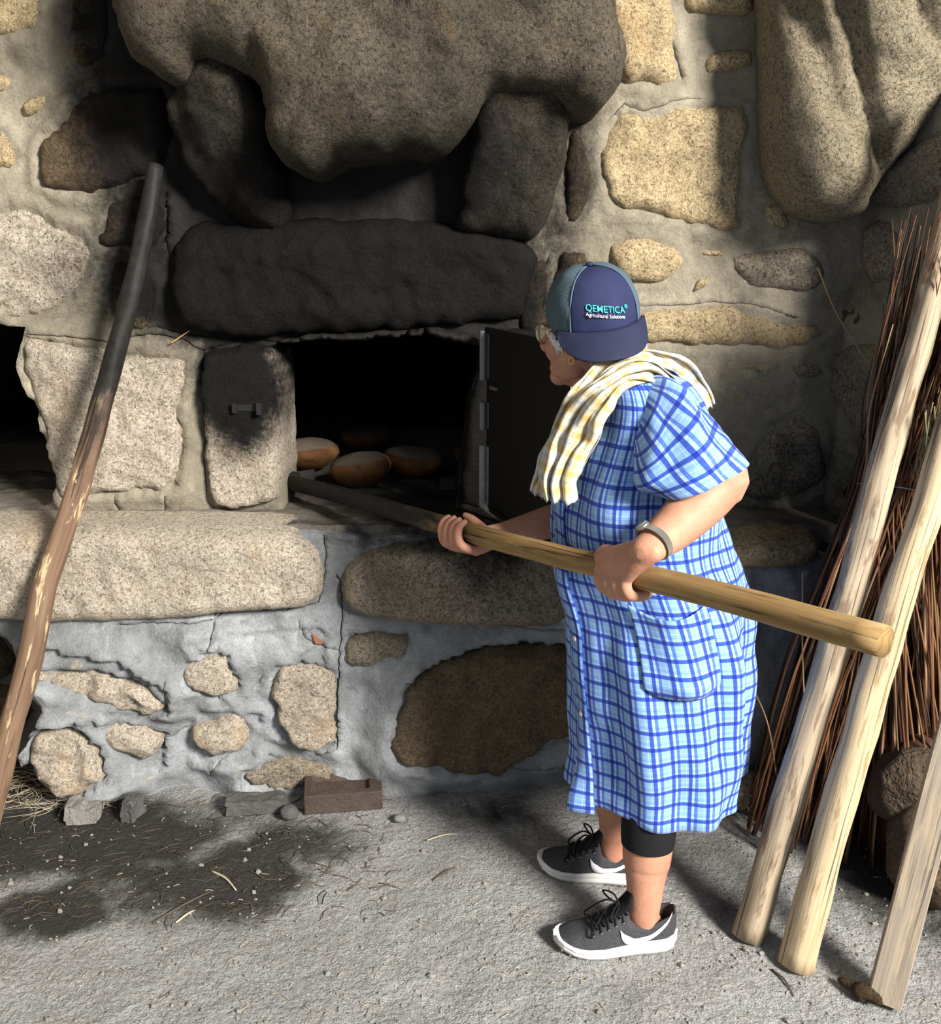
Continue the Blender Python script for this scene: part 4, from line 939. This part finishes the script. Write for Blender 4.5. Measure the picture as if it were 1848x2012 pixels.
# ---- cloth round her neck
def ribbon(keys, M=34, N_=12, amp=.010, nf=3.2, seed=0):
    rows = catmull([tuple(P(a, b_, Y))+(w_, tw) for (a, b_, Y, w_, tw) in keys], N_); vs = []; uv = []; L = 0; fs = []
    for i, q in enumerate(rows):
        c = Vector(q[:3]); t = Vector(rows[min(i+1, len(rows)-1)][:3])-Vector(rows[max(i-1, 0)][:3]); t.normalize()
        if i: L += (c-Vector(rows[i-1][:3])).length
        vd = (C0-c).normalized(); wd_ = t.cross(vd).normalized(); wd_ = (wd_*math.cos(q[4])+vd*math.sin(q[4])).normalized(); nd = wd_.cross(t).normalized()
        for j in range(M+1):
            s = j/M-.5; jag = 0
            f = amp*math.sin(2*math.pi*nf*s+seed+1.2*math.sin(L*9+seed))+.35*amp*math.sin(2*math.pi*7*s+L*25+seed)
            p = c+wd_*s*q[3]*(1+.30*noise.noise(Vector((L*14, s*3, seed))))+nd*f-nd*.012*(2*s)**2+nd*.012*noise.noise(Vector((L*22+seed, s*5, 2)))+wd_*.010*noise.noise(Vector((L*16, s*2, seed+8)))
            if i in (0, len(rows)-1): p += t*.010*noise.noise(Vector((s*30, seed, 1)))
            vs.append(p); uv.append((s*.16, L))
    for i in range(len(rows)-1):
        for j in range(M): fs.append((i*(M+1)+j, (i+1)*(M+1)+j, (i+1)*(M+1)+j+1, i*(M+1)+j+1))
    return vs, fs, uv
mb = MB()
mb.add(*ribbon([(1086, 985, 1.785, .072, .1), (1092, 930, 1.785, .080, .2), (1122, 855, 1.785, .085, .3), (1165, 785, 1.765, .080, .3), (1212, 746, 1.775, .056, .2), (1258, 732, 1.81, .050, -.2), (1306, 748, 1.85, .046, -.3), (1338, 785, 1.86, .040, -.4), (1358, 820, 1.87, .03, -.4)], seed=.4))
mb.add(*ribbon([(1058, 972, 1.81, .036, .3), (1080, 905, 1.81, .045, .3), (1112, 838, 1.815, .050, .3), (1150, 772, 1.795, .050, .3), (1198, 726, 1.83, .046, .2), (1256, 710, 1.86, .040, -.1), (1318, 726, 1.88, .060, -.15), (1350, 766, 1.90, .070, -.1), (1374, 812, 1.91, .062, -.1)], seed=2.2, nf=2.2, amp=.008))
scarf = mb.build('checked_cloth', CHECK, label='crumpled cream and yellow checked cloth draped round the neck', cat='cloth'); q = scarf.modifiers.new('t', 'SOLIDIFY'); q.thickness = .002

# ================================================================== TOOLS, WOOD, BREAD, DEBRIS
def wood(name, c1, c2, c3, patch=.0, char=None, ring=(50, 3), rough=.7, thr=(.5, .58)):
    m, n = newmat(name); uvv = uvm(n); st = n.scale_vec(uvv, (ring[0], ring[1], 1)); g = n.noise(1, 5, .6, .4, st)
    col = n.mix(n.ramp(g, [(.3, 0.), (.7, 1.)]), c2, c1)
    crk = n.noise(1, 3, .5, .2, n.scale_vec(uvv, (ring[0]*3, ring[1]*.9, 1))); col = n.mix(n.ramp(crk, [(.34, .9), (.41, 0.)]), col, tuple(x*.25 for x in c2))
    col = n.mix(n.ramp(n.noise(1, 4, .6, .3, n.scale_vec(uvv, (38, 6, 1))), [(thr[0], 0.), (thr[1], patch)]), col, c3)
    if char is not None:   # burnt towards the end that goes in the fire (metres along the stick)
        u, v = sepuv(n); k = n.math('ADD', v, n.math('MULTIPLY', n.math('SUBTRACT', n.noise(1, 4, .7, 0, n.scale_vec(uvv, (30, 8, 1))), .5), char[2])); k = n.maprange(k, char[0], char[1]); col = n.mix(k, col, n.mix(n.noise(50, 3), (.006, .006, .006), (.032, .030, .028)))
    b = n.bump(g, .5, .004); b = n.bump(crk, .4, .002, b); n.out(col, rough, b, .12 if char is not None else .25); return m
def pole(name, pts, rad, mat, label, cat, group=None, seg=20, wob=.10, seed=0, n=8):
    vs, fs, uv = tube(pts, rad, seg+1, n, cap='flat', wob=wob, seed=seed, up=(0, 1, 0))
    return link(name, mk(vs, fs, uv), mat, label=label, cat=cat, group=group)
# the rake in her hands
rk = empty('oven_rake', RA, 'long-handled oven rake with charred end held over the hearth', 'rake')
Lr = (RB-RA).length
vs, fs, uv = tube([RA.lerp(RB, t)+Vector((0, 0, .004*math.sin(t*9))) for t in np.linspace(0, 1, 9)], [.0225, .0235, .0235, .0235, .0235, .0235, .024, .0245, .0245], 20, 6, cap='flat', wob=.06, seed=3, up=(.6, 1, .5))
link('handle', mk(vs, fs, uv), wood('rake_wood', (.36, .235, .10), (.20, .12, .05), (.42, .30, .15), .35, (Lr*.55, Lr*.36, .6), (46, 3)), rk)
pd = (RP-UZ*RP.z).normalized(); px_ = pd.cross(UZ).normalized()
mb = MB(); c = RA+UZ*-.012; mb.add(*box(c, .006, .20, .075, pd, px_, UZ)); rp_ = mb.build('rake_plate', plain('scorched_board', (.05, .045, .04), .7), rk, smooth=False)
mb = MB(); mb.add(*box(RA+RP*.02, .05, .06, .056, RP, px_, RP.cross(px_))); mb.build('socket', plain('black_iron', (.02, .02, .02), .6, .4, .4), rk, smooth=False)
# stick leaning at the left
LPX = [(-32, 1668, 2.17), (8, 1480, 2.215), (60, 1290, 2.27), (88, 1150, 2.31), (140, 1000, 2.365), (185, 850, 2.42), (228, 690, 2.475), (262, 560, 2.52), (290, 430, 2.565), (306, 325, 2.60)]
b0 = G(-32, 1668); pts = [Vector((b0.x, b0.y, 0))]+[P(*q) for q in LPX[1:]]
pole('leaning_stick', pts, [.031, .031, .031, .031, .029, .028, .026, .025, .024, .021], wood('bark_stick', (.27, .175, .115), (.125, .078, .052), (.56, .42, .25), .95, (.95, 1.30, .5), (40, 2.5), .55, (.58, .63)), 'long bark-brown stick with peeled patches and charred tip leaning on the ledge', 'stick', wob=.16, seed=1)
# two peeled poles and a plank leaning in the right corner
PW_ = wood('peeled_wood', (.54, .43, .275), (.37, .28, .165), (.24, .155, .08), .7, None, (60, 2.2), .65, (.55, .62)); PW2 = wood('grey_peeled_wood', (.41, .335, .24), (.25, .195, .13), (.15, .10, .065), .8, None, (60, 2.2), .7, (.53, .60))
pa = [G(1470, 1842)]+[P(*q) for q in ((1545, 1580, 1.895), (1632, 1290, 1.965), (1688, 1090, 2.005), (1745, 880, 2.05), (1798, 690, 2.09), (1852, 480, 2.135), (1935, 130, 2.21))]
pole('peeled_pole', pa, [.0365, .034, .032, .0315, .031, .030, .030, .028], PW2, 'slightly crooked grey-beige peeled pole with its foot nearer the baker', 'pole', 'peeled poles in the corner', wob=.22, seed=5)
pb_ = [G(1562, 1898)]+[P(*q) for q in ((1625, 1660, 1.80), (1700, 1400, 1.87), (1772, 1150, 1.93), (1832, 960, 1.975), (1925, 640, 2.03), (1985, 430, 2.065))]
pole('peeled_pole', pb_, [.039, .037, .035, .034, .033, .032, .031], PW_, 'straight pale yellow peeled pole between the crooked pole and the plank', 'pole', 'peeled poles in the corner', wob=.15, seed=8)
q0 = G(1735, 1972); q1 = P(1900, 1340, 1.84); ax = (q1-q0).normalized(); sx = Vector((.93, -.36, 0)); sx = (sx-ax*sx.dot(ax)).normalized(); sy = ax.cross(sx).normalized()
Lb = 1.15
vs = []; uv = []; fs = []
prof = [(-.031, -.017), (.031, -.017), (.033, -.015), (.033, .015), (.031, .017), (-.031, .017), (-.033, .015), (-.033, -.015)]
for i in range(20):
    t = i/19
    for k, (a, b_) in enumerate(prof): vs.append(q0+UZ*.004+ax*Lb*t+sx*a*(1+.04*noise.noise(Vector((t*9, k, 2))))+sy*b_); uv.append(((a+b_)*1.0+.1, Lb*t))
for i in range(19):
    for k in range(8): fs.append((i*8+k, i*8+(k+1) % 8, (i+1)*8+(k+1) % 8, (i+1)*8+k))
fs.append(tuple(reversed(range(8)))); fs.append(tuple(range(19*8, 20*8)))
link('wooden_plank', mk(vs, fs, uv), wood('weathered_plank', (.31, .26, .205), (.165, .135, .105), (.37, .29, .19), .5, None, (70, 1.6), .8), label='weathered grey sawn plank leaning at the edge of the brushwood', cat='plank', smooth=False)

# brushwood bundle: 280 rods of its own, tied with wire, the hidden heart as one part
bun = empty('brushwood_bundle', G(1640, 1640), 'tall wire-tied bundle of thin reddish-brown brushwood in the corner', 'brushwood')
TWM = [plain('twig_red', (.155, .058, .026), .6, .35, 0, .4, 40), plain('twig_brown', (.22, .105, .045), .6, .35, 0, .4, 40), plain('twig_dark', (.060, .028, .016), .7, .3, 0, .4, 40), plain('twig_tan', (.34, .20, .10), .6, .35, 0, .3, 40)]
rng = random.Random(4)
tie = P(1800, 950, 2.17)
def rod(i, hid):
    s = rng.random(); dpt = rng.uniform(-1, 1)
    bx = 1452+s**.9*430; by = 1590+70*rng.random()+ (60*max(0, (bx-1600)/250)); g0 = G(bx, by-40*dpt); g0 = Vector((g0.x+.02, min(2.37, max(g0.y, 2.02)+.05*(dpt+1)*.5), .004+.05*rng.random()*(s < .3)))
    ang = rng.uniform(0, 6.28); rr = math.sqrt(rng.random())*.075
    t = tie+Vector((rr*math.cos(ang)*1.25, rr*math.sin(ang)*.8, rng.uniform(-.02, .02)))
    t.x = min(t.x+(s-.5)*.06-.02, 1.15); t.y = min(t.y, 2.24)
    e = t+Vector((rng.uniform(.0, .06)+(.03*s), rng.uniform(-.06, .0), rng.uniform(.22, .62)))
    wx = lambda y: 1.05+(2.68-y)*.275-.045
    t.x = min(t.x, wx(t.y)-.01); e.x = min(e.x, wx(e.y)-.02*rng.random())
    m1 = g0.lerp(t, .5)+Vector((rng.uniform(-.02, .02)-.015, rng.uniform(-.02, .02), 0))
    r0 = rng.uniform(.0024, .0042); return [g0, m1, t, t.lerp(e, .5)+Vector((rng.uniform(-.02, .02), 0, 0)), e], [r0, r0*.95, r0*.8, r0*.6, r0*.3]
for i in range(280):
    p_, r_ = rod(i, 0); vs, fs, uv = tube(p_, r_, 6, 4, cap='flat'); link('twig', mk(vs, fs, uv), TWM[rng.choice((0, 0, 1, 1, 2, 3))], bun)
mb = MB()
for i in range(260):
    p_, r_ = rod(i, 1); p_ = [q+Vector((-.005, .03, 0)) if k else q for k, q in enumerate(p_)]; mb.add(*tube(p_, r_, 5, 3, cap='flat')[:2])
mb.build('twig_core', TWM[2], bun, kind='stuff', label='dark inner twigs of the bundle')
loop = [tie+Vector((.135*math.cos(t), .105*math.sin(t), .012*math.sin(t*2))) for t in np.linspace(0, 6.283, 33)]
mb = MB(); mb.add(*tube(loop, [.0018]*33, 6, 1)[:2]); mb.build('wire_tie', plain('galvanised_wire', (.45, .50, .55), .35, .5, .7), bun)
# loose rods sticking out of the bundle on their own
for lab, pts in (('thin pale rod arching out of the brushwood across the shaded corner', [P(1765, 790, 2.25), P(1690, 690, 2.3), (P(1640, 610, 2.36)), P(1605, 525, 2.42)]),
                 ('upright thin rod standing apart from the brushwood before the stone', [P(1758, 770, 2.22), P(1756, 640, 2.26), P(1757, 520, 2.28), P(1752, 430, 2.3)]),
                 ('upright thin brown twig crossing behind the rake handle', [P(1582, 1420, 2.10), P(1576, 1290, 2.10), P(1576, 1125, 2.12)]),
                 ('thin bent twig beside the hem of the plaid dress', [G(1535, 1615), P(1512, 1440, 2.16), P(1478, 1350, 2.2)])):
    vs, fs, uv = tube(pts, [.0022, .002, .0018, .0014][:len(pts)], 6, 5, cap='flat'); link('twig', mk(vs, fs, uv), TWM[3], label=lab, cat='twig')
# grey-green dry broom tucked at the edge
br = MB(); rng = random.Random(9)
for k in range(150):
    a = P(rng.uniform(1815, 1900), rng.uniform(790, 900), 2.02+rng.uniform(-.03, .05)); b_ = P(rng.uniform(1795, 1860), rng.uniform(930, 1010), 2.03+rng.uniform(-.03, .04)); mid = a.lerp(b_, .5)+Vector((rng.uniform(-.03, .02), rng.uniform(-.02, .02), 0))
    br.add(*tube([a, mid, b_], [.0016, .0014, .0008], 5, 4, cap='flat')[:2])
br.build('dry_broom', plain('dry_broom', (.235, .205, .115), .8, .2, 0, .4), label='wispy grey-green dry broom sprigs hung against the brushwood', cat='brush', kind='stuff')

# firewood stump and stones at the right edge, stone by the bundle
def blob(name, c, ax, mat, label=None, cat=None, parent=None, amp=.2, sc=6, seed=0, seg=36, rings=24, group=None, flatb=None, sq=1.0):
    vs, fs = ellipsoid(c, ax, seg, rings); c = Vector(c); out = []
    for v in vs:
        d = v-c; k = 1+amp*fr(v+Vector((seed, 0, 0)), sc, 4); w_ = c+d*k
        if flatb is not None and w_.z < flatb: w_.z = flatb+.15*(w_.z-flatb)*0
        out.append(w_)
    me = mk(out, fs); setattr_f(me, 'soot', [0]*len(out)); setattr_f(me, 'dirt', [0]*len(out)); return link(name, me, mat, parent, label=label, cat=cat, group=group)
c = P(1800, 1550, 2.02); blob('wood_stump', c, (Vector((.10, 0, .03)), Vector((0, .09, 0)), Vector((-.03, 0, .085))), plain('stump_wood', (.15, .11, .075), .9, .2, 0, .9, 12, 1.0, .02), 'knotty dark brown wood stump on the pile behind the plank', 'stump', amp=.35, seed=2)
g = G(1850, 1900); blob('field_stone', Vector((g.x+.06, g.y+.22, .13)), (Vector((.10, 0, 0)), Vector((0, .10, 0)), Vector((0, 0, .14))), G3(), 'rough brown stone on the floor beyond the plank', 'stone', amp=.3, seed=5, flatb=0.0)
g = G(1835, 1760); blob('firewood_chunk', Vector((g.x-.01, g.y+.14, .18)), (Vector((.10, 0, 0)), Vector((0, .09, 0)), Vector((0, 0, .19))), TWM[2], 'dark lump of firewood under the wood stump', 'firewood', amp=.3, seed=15, flatb=0.0)
g = G(1480, 1600); blob('field_stone', Vector((g.x, g.y+.03, .05)), (Vector((.075, 0, 0)), Vector((0, .06, 0)), Vector((0, 0, .06))), G2(), 'rounded pale stone under the fanned ends of the brushwood', 'stone', amp=.22, seed=7, flatb=0.0)
g = G(1692, 1962); blob('bark_fragment', Vector((g.x, g.y, .016)), (Vector((.030, -.032, 0)), Vector((.011, .011, 0)), Vector((0, 0, .016))), plain('rotten_bark', (.13, .085, .05), .95, .1, 0, .95, 45, 1.0, .008), 'rotten bark fragment on the floor by the foot of the plank', 'bark', amp=.55, sc=26, seed=3, flatb=0.0)

# bread in the oven
m, n = newmat('bread_crust'); g_ = n.noise(10, 5, .65, .5); col = n.mix(n.ramp(g_, [(.3, 0.), (.68, 1.)]), (.105, .042, .016), (.235, .115, .045))
fl_ = n.attr('soot'); k = n.maprange(n.math('ADD', fl_, n.math('MULTIPLY', n.math('SUBTRACT', n.noise(22, 4, .7), .5), .7)), .35, .65); col = n.mix(k, col, n.mix(n.noise(90, 3), (.20, .165, .125), (.13, .105, .08)))
n.out(col, .8, n.bump(n.noise(26, 5, .7), .8, .008), .25); CRUST = m
def loaf(px, py, Y, rx, ry, rz, label, tilt=0., seed=0, group='round loaves on the oven floor'):
    c = P(px, py, Y); c.z = ZL+.004+rz*.96; vs, fs = ellipsoid((0, 0, 0), ((rx, 0, 0), (0, ry, 0), (0, 0, rz)), 40, 26); out = []; so = []
    rot = Matrix.Rotation(tilt, 3, 'Y')
    for v in vs:
        t = v.z/rz; q = Vector(v)
        if t > .25: q.z = rz*(.25+.62*(t-.25)); q.x *= 1+.04*(t-.25)                  # flat floured crown, rounded below
        else: q.x *= 1-.16*max(0, -t); q.y *= 1-.16*max(0, -t)
        q = q*(1+.07*fr(Vector(v)*1.0+Vector((seed, seed, 0)), 11, 4)); out.append(c+rot@q); so.append(max(0, min(1, (t-.15)*1.6)))
    zmin = min(p.z for p in out); out = [p+UZ*(ZL+.005-zmin) for p in out]
    me = mk(out, fs); setattr_f(me, 'soot', so); return link('bread_loaf', me, CRUST, label=label, cat='bread', group=group)
loaf(708, 925, 2.93, .098, .095, .066, 'floury round loaf lying tilted in front of the oven mouth', -.12, 1)
loaf(812, 915, 3.10, .105, .10, .058, 'flat round loaf in the oven, behind the tilted loaf on the door side', .08, 2)
loaf(606, 893, 3.20, .105, .11, .062, 'tall dark-crusted loaf deeper in the oven by the jamb', 0, 3)
loaf(536, 905, 2.99, .055, .075, .055, 'pale loaf half hidden behind the sooty jamb', 0, 4)
loaf(930, 928, 3.22, .07, .08, .045, 'small loaf hidden by the door-side jamb', 0, 5)
loaf(720, 850, 3.55, .10, .11, .055, 'loaf in the dark depth of the oven', 0, 6)

# iron door swung open at the right of the mouth
IRON = plain('sooty_iron', (.008, .0078, .0076), .7, .2, .0, .4, 20, .3, .003); GALV = plain('grey_strip', (.26, .27, .28), .5, .5, .5, .5, 35, .3)
hb, ht = P(948, 1000, 2.585), P(966, 642, 2.585); hb = Vector((ht.x*.5+hb.x*.5, 2.585, ZL+.03)); ht = Vector((hb.x, 2.585, ht.z))
dd = Vector((.31, -.95, 0)).normalized(); dn = Vector((-dd.y, dd.x, 0)); dw = .55; dh = ht.z-hb.z
door = empty('iron_hatch', hb, 'black sheet-iron oven door swung wide open on its hinges', 'door')
mb = MB(); mb.add(*box(hb+dd*dw/2+UZ*dh/2, dw, .004, dh, dd, dn, UZ)); leaf = mb.build('door_leaf', IRON, door, smooth=False)
for a, b_, c, d_ in ((dw/2, dh-.008, dw, .016), (dw/2, .008, dw, .016)):
    mb = MB(); mb.add(*box(hb+dd*a+UZ*b_-dn*.004, c, .008, d_, dd, dn, UZ)); mb.build('edge_strap', IRON, door, smooth=False)
for f0, f1, nm, mt in ((.72, .98, 'hinge', GALV), (.45, .60, 'hinge', GALV), (.02, .36, 'hinge_post', plain('limed_metal', (.46, .46, .45), .7, .3, .1, .6, 50, .5))):
    mb = MB(); mb.add(*tube([hb+UZ*dh*f0+Vector((-.012, -.012, 0)), hb+UZ*dh*f1+Vector((-.012, -.012, 0))], [.010, .010], 10, 3, cap='flat')[:2]); mb.add(*box(hb+UZ*dh*(f0+f1)/2+dd*.004-dn*.003, .03, .005, dh*(f1-f0)*.96, dd, dn, UZ)); mb.build(nm, mt, door, smooth=False)
mb = MB(); mb.add(*box(hb+dd*.075+UZ*dh*.69-dn*.008, .045, .008, .008, dd, dn, UZ)); mb.build('latch_bar', GALV, door, smooth=False)
mb = MB(); mb.add(*tube([hb+UZ*.012+Vector((-.01, -.01, 0)), hb+Vector((.02, -.04, -.004)), hb+Vector((.055, -.075, -.012))], [.012, .012, .008], 10, 4)[:2]); mb.build('hinge_foot', plain('limed_metal', (.46, .46, .45)), door)
# iron catch let into the sooty jamb, scraper in the oven
cp = P(488, 801, YW-.065); mb = MB(); mb.add(*box(cp, .075, .012, .018)); mb.add(*box(cp+Vector((.034, -.01, 0)), .014, .03, .034)); mb.add(*box(cp+Vector((-.036, -.006, 0)), .012, .024, .026)); mb.build('iron_catch', plain('black_iron', (.02, .02, .02)), label='small rusty iron catch fixed to the sooty jamb stone', cat='catch', smooth=False)
a = P(900, 957, 2.93); a.z = ZL+.03; mb = MB(); mb.add(*box(a+Vector((.0, 0, -.008)), .12, .09, .003, (1, 0, .08), (0, 1, .2), (0, -.2, 1))); mb.build('scraper_blade', plain('dull_blade', (.12, .11, .10), .5, .5, .6), label='thin metal scraper blade lying by the door-side jamb in the oven', cat='blade', smooth=False)

# bricks and bits along the foot of the wall
BRK = plain('sooty_brick', (.115, .085, .07), .9, .2, 0, .6, 25, .8, .006); GRB = plain('grey_brick', (.33, .315, .30), .9, .2, 0, .5, 30, .8, .006); DKB = plain('charred_brick', (.16, .155, .15), .9, .2, 0, .7, 30, .8, .006)
e0, e1 = G(598, 1602), G(752, 1590); bx = (e1-e0); Lx = bx.length; bx.normalize(); by = Vector((-bx.y, bx.x, 0)); zt = .058; dpt = .125
def bp(a, b_, c): return e0+bx*a+by*b_+UZ*c
fw = .022; V = [bp(0, 0, 0), bp(Lx, 0, 0), bp(Lx, dpt, 0), bp(0, dpt, 0), bp(0, 0, zt), bp(Lx, 0, zt), bp(Lx, dpt, zt), bp(0, dpt, zt), bp(fw, fw, zt), bp(Lx-fw*1.6, fw, zt), bp(Lx-fw*1.6, dpt-fw, zt), bp(fw, dpt-fw, zt), bp(fw+.006, fw+.006, zt-.014), bp(Lx-fw*1.6-.006, fw+.006, zt-.014), bp(Lx-fw*1.6-.006, dpt-fw-.006, zt-.014), bp(fw+.006, dpt-fw-.006, zt-.014)]
Fc = [(3, 2, 1, 0), (0, 1, 5, 4), (1, 2, 6, 5), (2, 3, 7, 6), (3, 0, 4, 7), (4, 5, 9, 8), (5, 6, 10, 9), (6, 7, 11, 10), (7, 4, 8, 11), (8, 9, 13, 12), (9, 10, 14, 13), (10, 11, 15, 14), (11, 8, 12, 15), (12, 13, 14, 15)]
o = link('brick', mk(V, Fc), BRK, label='whole sooty brick with recessed panel lying against the wall base', cat='brick', smooth=False); q = o.modifiers.new('b', 'BEVEL'); q.width = .003; q.segments = 2
def shard(px0, px1, h, d_, mat, label, name='brick_fragment', cat='brick fragment', notch=True, group=None):
    a, b_ = G(*px0), G(*px1); x = (b_-a); L = x.length; x.normalize(); y = Vector((-x.y, x.x, 0)); bm = bmesh.new(); bmesh.ops.create_cube(bm, size=1); bmesh.ops.subdivide_edges(bm, edges=bm.edges, cuts=7, use_grid_fill=True)
    for v in bm.verts:
        c = v.co.copy(); hgt = h*(1-.28*(c.x > .05) if notch else 1); p = a+x*(c.x+.5)*L+y*(c.y+.5)*d_+UZ*(c.z+.5)*hgt
        k = .007*noise.noise(p*30)+.004*noise.noise(p*90); v.co = p+Vector((k, k*.6, k if c.z > -.4 else 0))
    me = bpy.data.meshes.new('m'); bm.to_mesh(me); bm.free(); o = link(name, me, mat, label=label, cat=cat, group=group, smooth=False); return o
shard((128, 1622), (190, 1618), .050, .06, GRB, 'pale grey broken brick piece on the soot stain')
shard((240, 1615), (262, 1618), .058, .06, DKB, 'narrow blackened brick stub beside the pale broken piece', notch=False)
shard((444, 1604), (560, 1597), .040, .055, DKB, 'long charred tile fragment lying by the wall base', 'tile_fragment', 'tile', notch=False)
g = G(568, 1608); blob('pebble', Vector((g.x, g.y, .017)), (Vector((.024, 0, 0)), Vector((0, .022, 0)), Vector((0, 0, .02))), DKB, 'grey pebble between the tile fragment and the whole brick', 'pebble', amp=.25, sc=20, flatb=0.0)
g = G(785, 1612); blob('pebble', Vector((g.x, g.y, .008)), (Vector((.018, 0, 0)), Vector((0, .014, 0)), Vector((0, 0, .011))), GRB, 'small flat pebble on the open floor beyond the whole brick', 'pebble', amp=.25, sc=20, flatb=0.0)
mb = MB(); a = P(622, 1257, YL-.03); mb.add([a+Vector((-.012, 0, .014)), a+Vector((.016, 0, -.012)), a+Vector((-.004, 0, -.012)), a+Vector((-.01, .02, .012)), a+Vector((.014, .02, -.012)), a+Vector((-.004, .02, -.014))], [(0, 2, 1), (0, 1, 4, 3), (1, 2, 5, 4), (2, 0, 3, 5), (3, 4, 5)]); mb.build('tile_chip', plain('terracotta', (.42, .17, .09), .8), wall_lower, smooth=False)
mb = MB(); a, b_ = P(336, 674, YW-.03), P(372, 650, YW-.02); mb.add(*tube([a, a.lerp(b_, .35), b_], [.006, .005, .0012], 6, 4, .4, cap='flat')[:2]); mb.build('wood_splinter', plain('splinter', (.50, .30, .14), .8), label='orange wood splinter wedged in the wall joint under the lintel', cat='splinter')

# loose straws, twigs and grit on the ground
STR = plain('straw', (.52, .45, .33), .8, .2, 0, .3); TWD = plain('floor_twig', (.10, .08, .06), .9); rng = random.Random(21)
def gz(x, y): return .009*noise.noise(Vector((x*2.3, y*2.3, 4)))+.006*fr(Vector((x, y, 1.)), 9, 4)-.004
def on_floor(px, py, h=.003): g = G(px, py); return Vector((g.x, g.y, gz(g.x, g.y)+h))
for lab, a, b_, mt, r in (('pale straw stalk lying across the wet black stain', (415, 1712), (464, 1748), STR, .003), ('straight twig at the front rim of the soot stain', (300, 1815), (415, 1750), TWD, .0028), ('short pale twig in front of the soot stain', (345, 1812), (382, 1788), STR, .0028), ('straight thin twig on the clean floor beyond the soot stain', (838, 1650), (898, 1636), STR, .0022), ('dark twig on the clean grey floor before the baker', (850, 1727), (895, 1705), TWD, .0022),
                          ('long dark curved twig on the floor near the foot of the poles', (1516, 1905), (1560, 1955), TWD, .0024)):
    p0, p1 = on_floor(*a), on_floor(*b_); vs, fs, uv = tube([p0, p0.lerp(p1, .5)+Vector((.004, .004, .004)), p1], [r, r, r*.6], 7, 4, cap='flat'); link('twig', mk(vs, fs, uv), mt, label=lab, cat='twig')
def litter(name, n_, region, mats, label, ln=(.015, .06), r=(.0007, .0014), cat='litter', curl=.2, pile=0.):
    mb = MB()
    for k in range(n_):
        px, py = region(); a = on_floor(px, py, .0018+pile*rng.random()); t = rng.uniform(0, 6.28) if rng.random() < .5 else rng.gauss(.3, .5); L = rng.uniform(*ln); d_ = Vector((math.cos(t), math.sin(t), 0)); s_ = Vector((-d_.y, d_.x, 0))*L*rng.uniform(-curl, curl)
        b_ = a+d_*L; b_.z = gz(b_.x, b_.y)+.0018+pile*rng.random(); rr = rng.uniform(*r); mb.add(*tube([a, a.lerp(b_, .5)+s_+UZ*.002, b_], [rr, rr, rr*.5], 5, 2, cap='flat')[:2])
    mb.build(name, mats, label=label, cat=cat, kind='stuff')
litter('straw_litter', 150, lambda: (rng.gauss(70, 70), rng.gauss(1560, 22)), STR, 'loose pale straw scattered at the foot of the niche', (.05, .14), (.0006, .0011), 'straw', .25, .02)
litter('needle_litter', 420, lambda: (rng.uniform(-100, 760), 1560+250*rng.random()**1.3), TWD, 'dark needles and twig bits strewn over the soot stain')
litter('chaff_litter', 330, lambda: (rng.uniform(-100, 1848), rng.uniform(1560, 2100)), STR, 'pale chaff scattered thinly over the floor', (.006, .022), (.0006, .0011))
mb = MB()
for k in range(900):
    px, py = rng.uniform(-100, 1900), rng.uniform(1570, 2150); s_ = rng.uniform(.0015, .0045) if rng.random() < .93 else rng.uniform(.005, .009); p = on_floor(px, py, s_*.4); vs, fs = ellipsoid(p, (Vector((s_, 0, 0)), Vector((0, s_*rng.uniform(.6, 1), 0)), Vector((0, 0, s_*.7))), 6, 4); mb.add([v+Vector((rng.uniform(-1, 1), rng.uniform(-1, 1), rng.uniform(-1, 1)))*s_*.25 for v in vs], fs)
mb.build('grit', plain('grit', (.36, .34, .31), .9, .2, 0, .6, 20), label='loose grit and crumbs of earth on the floor', cat='grit', kind='stuff', smooth=False)
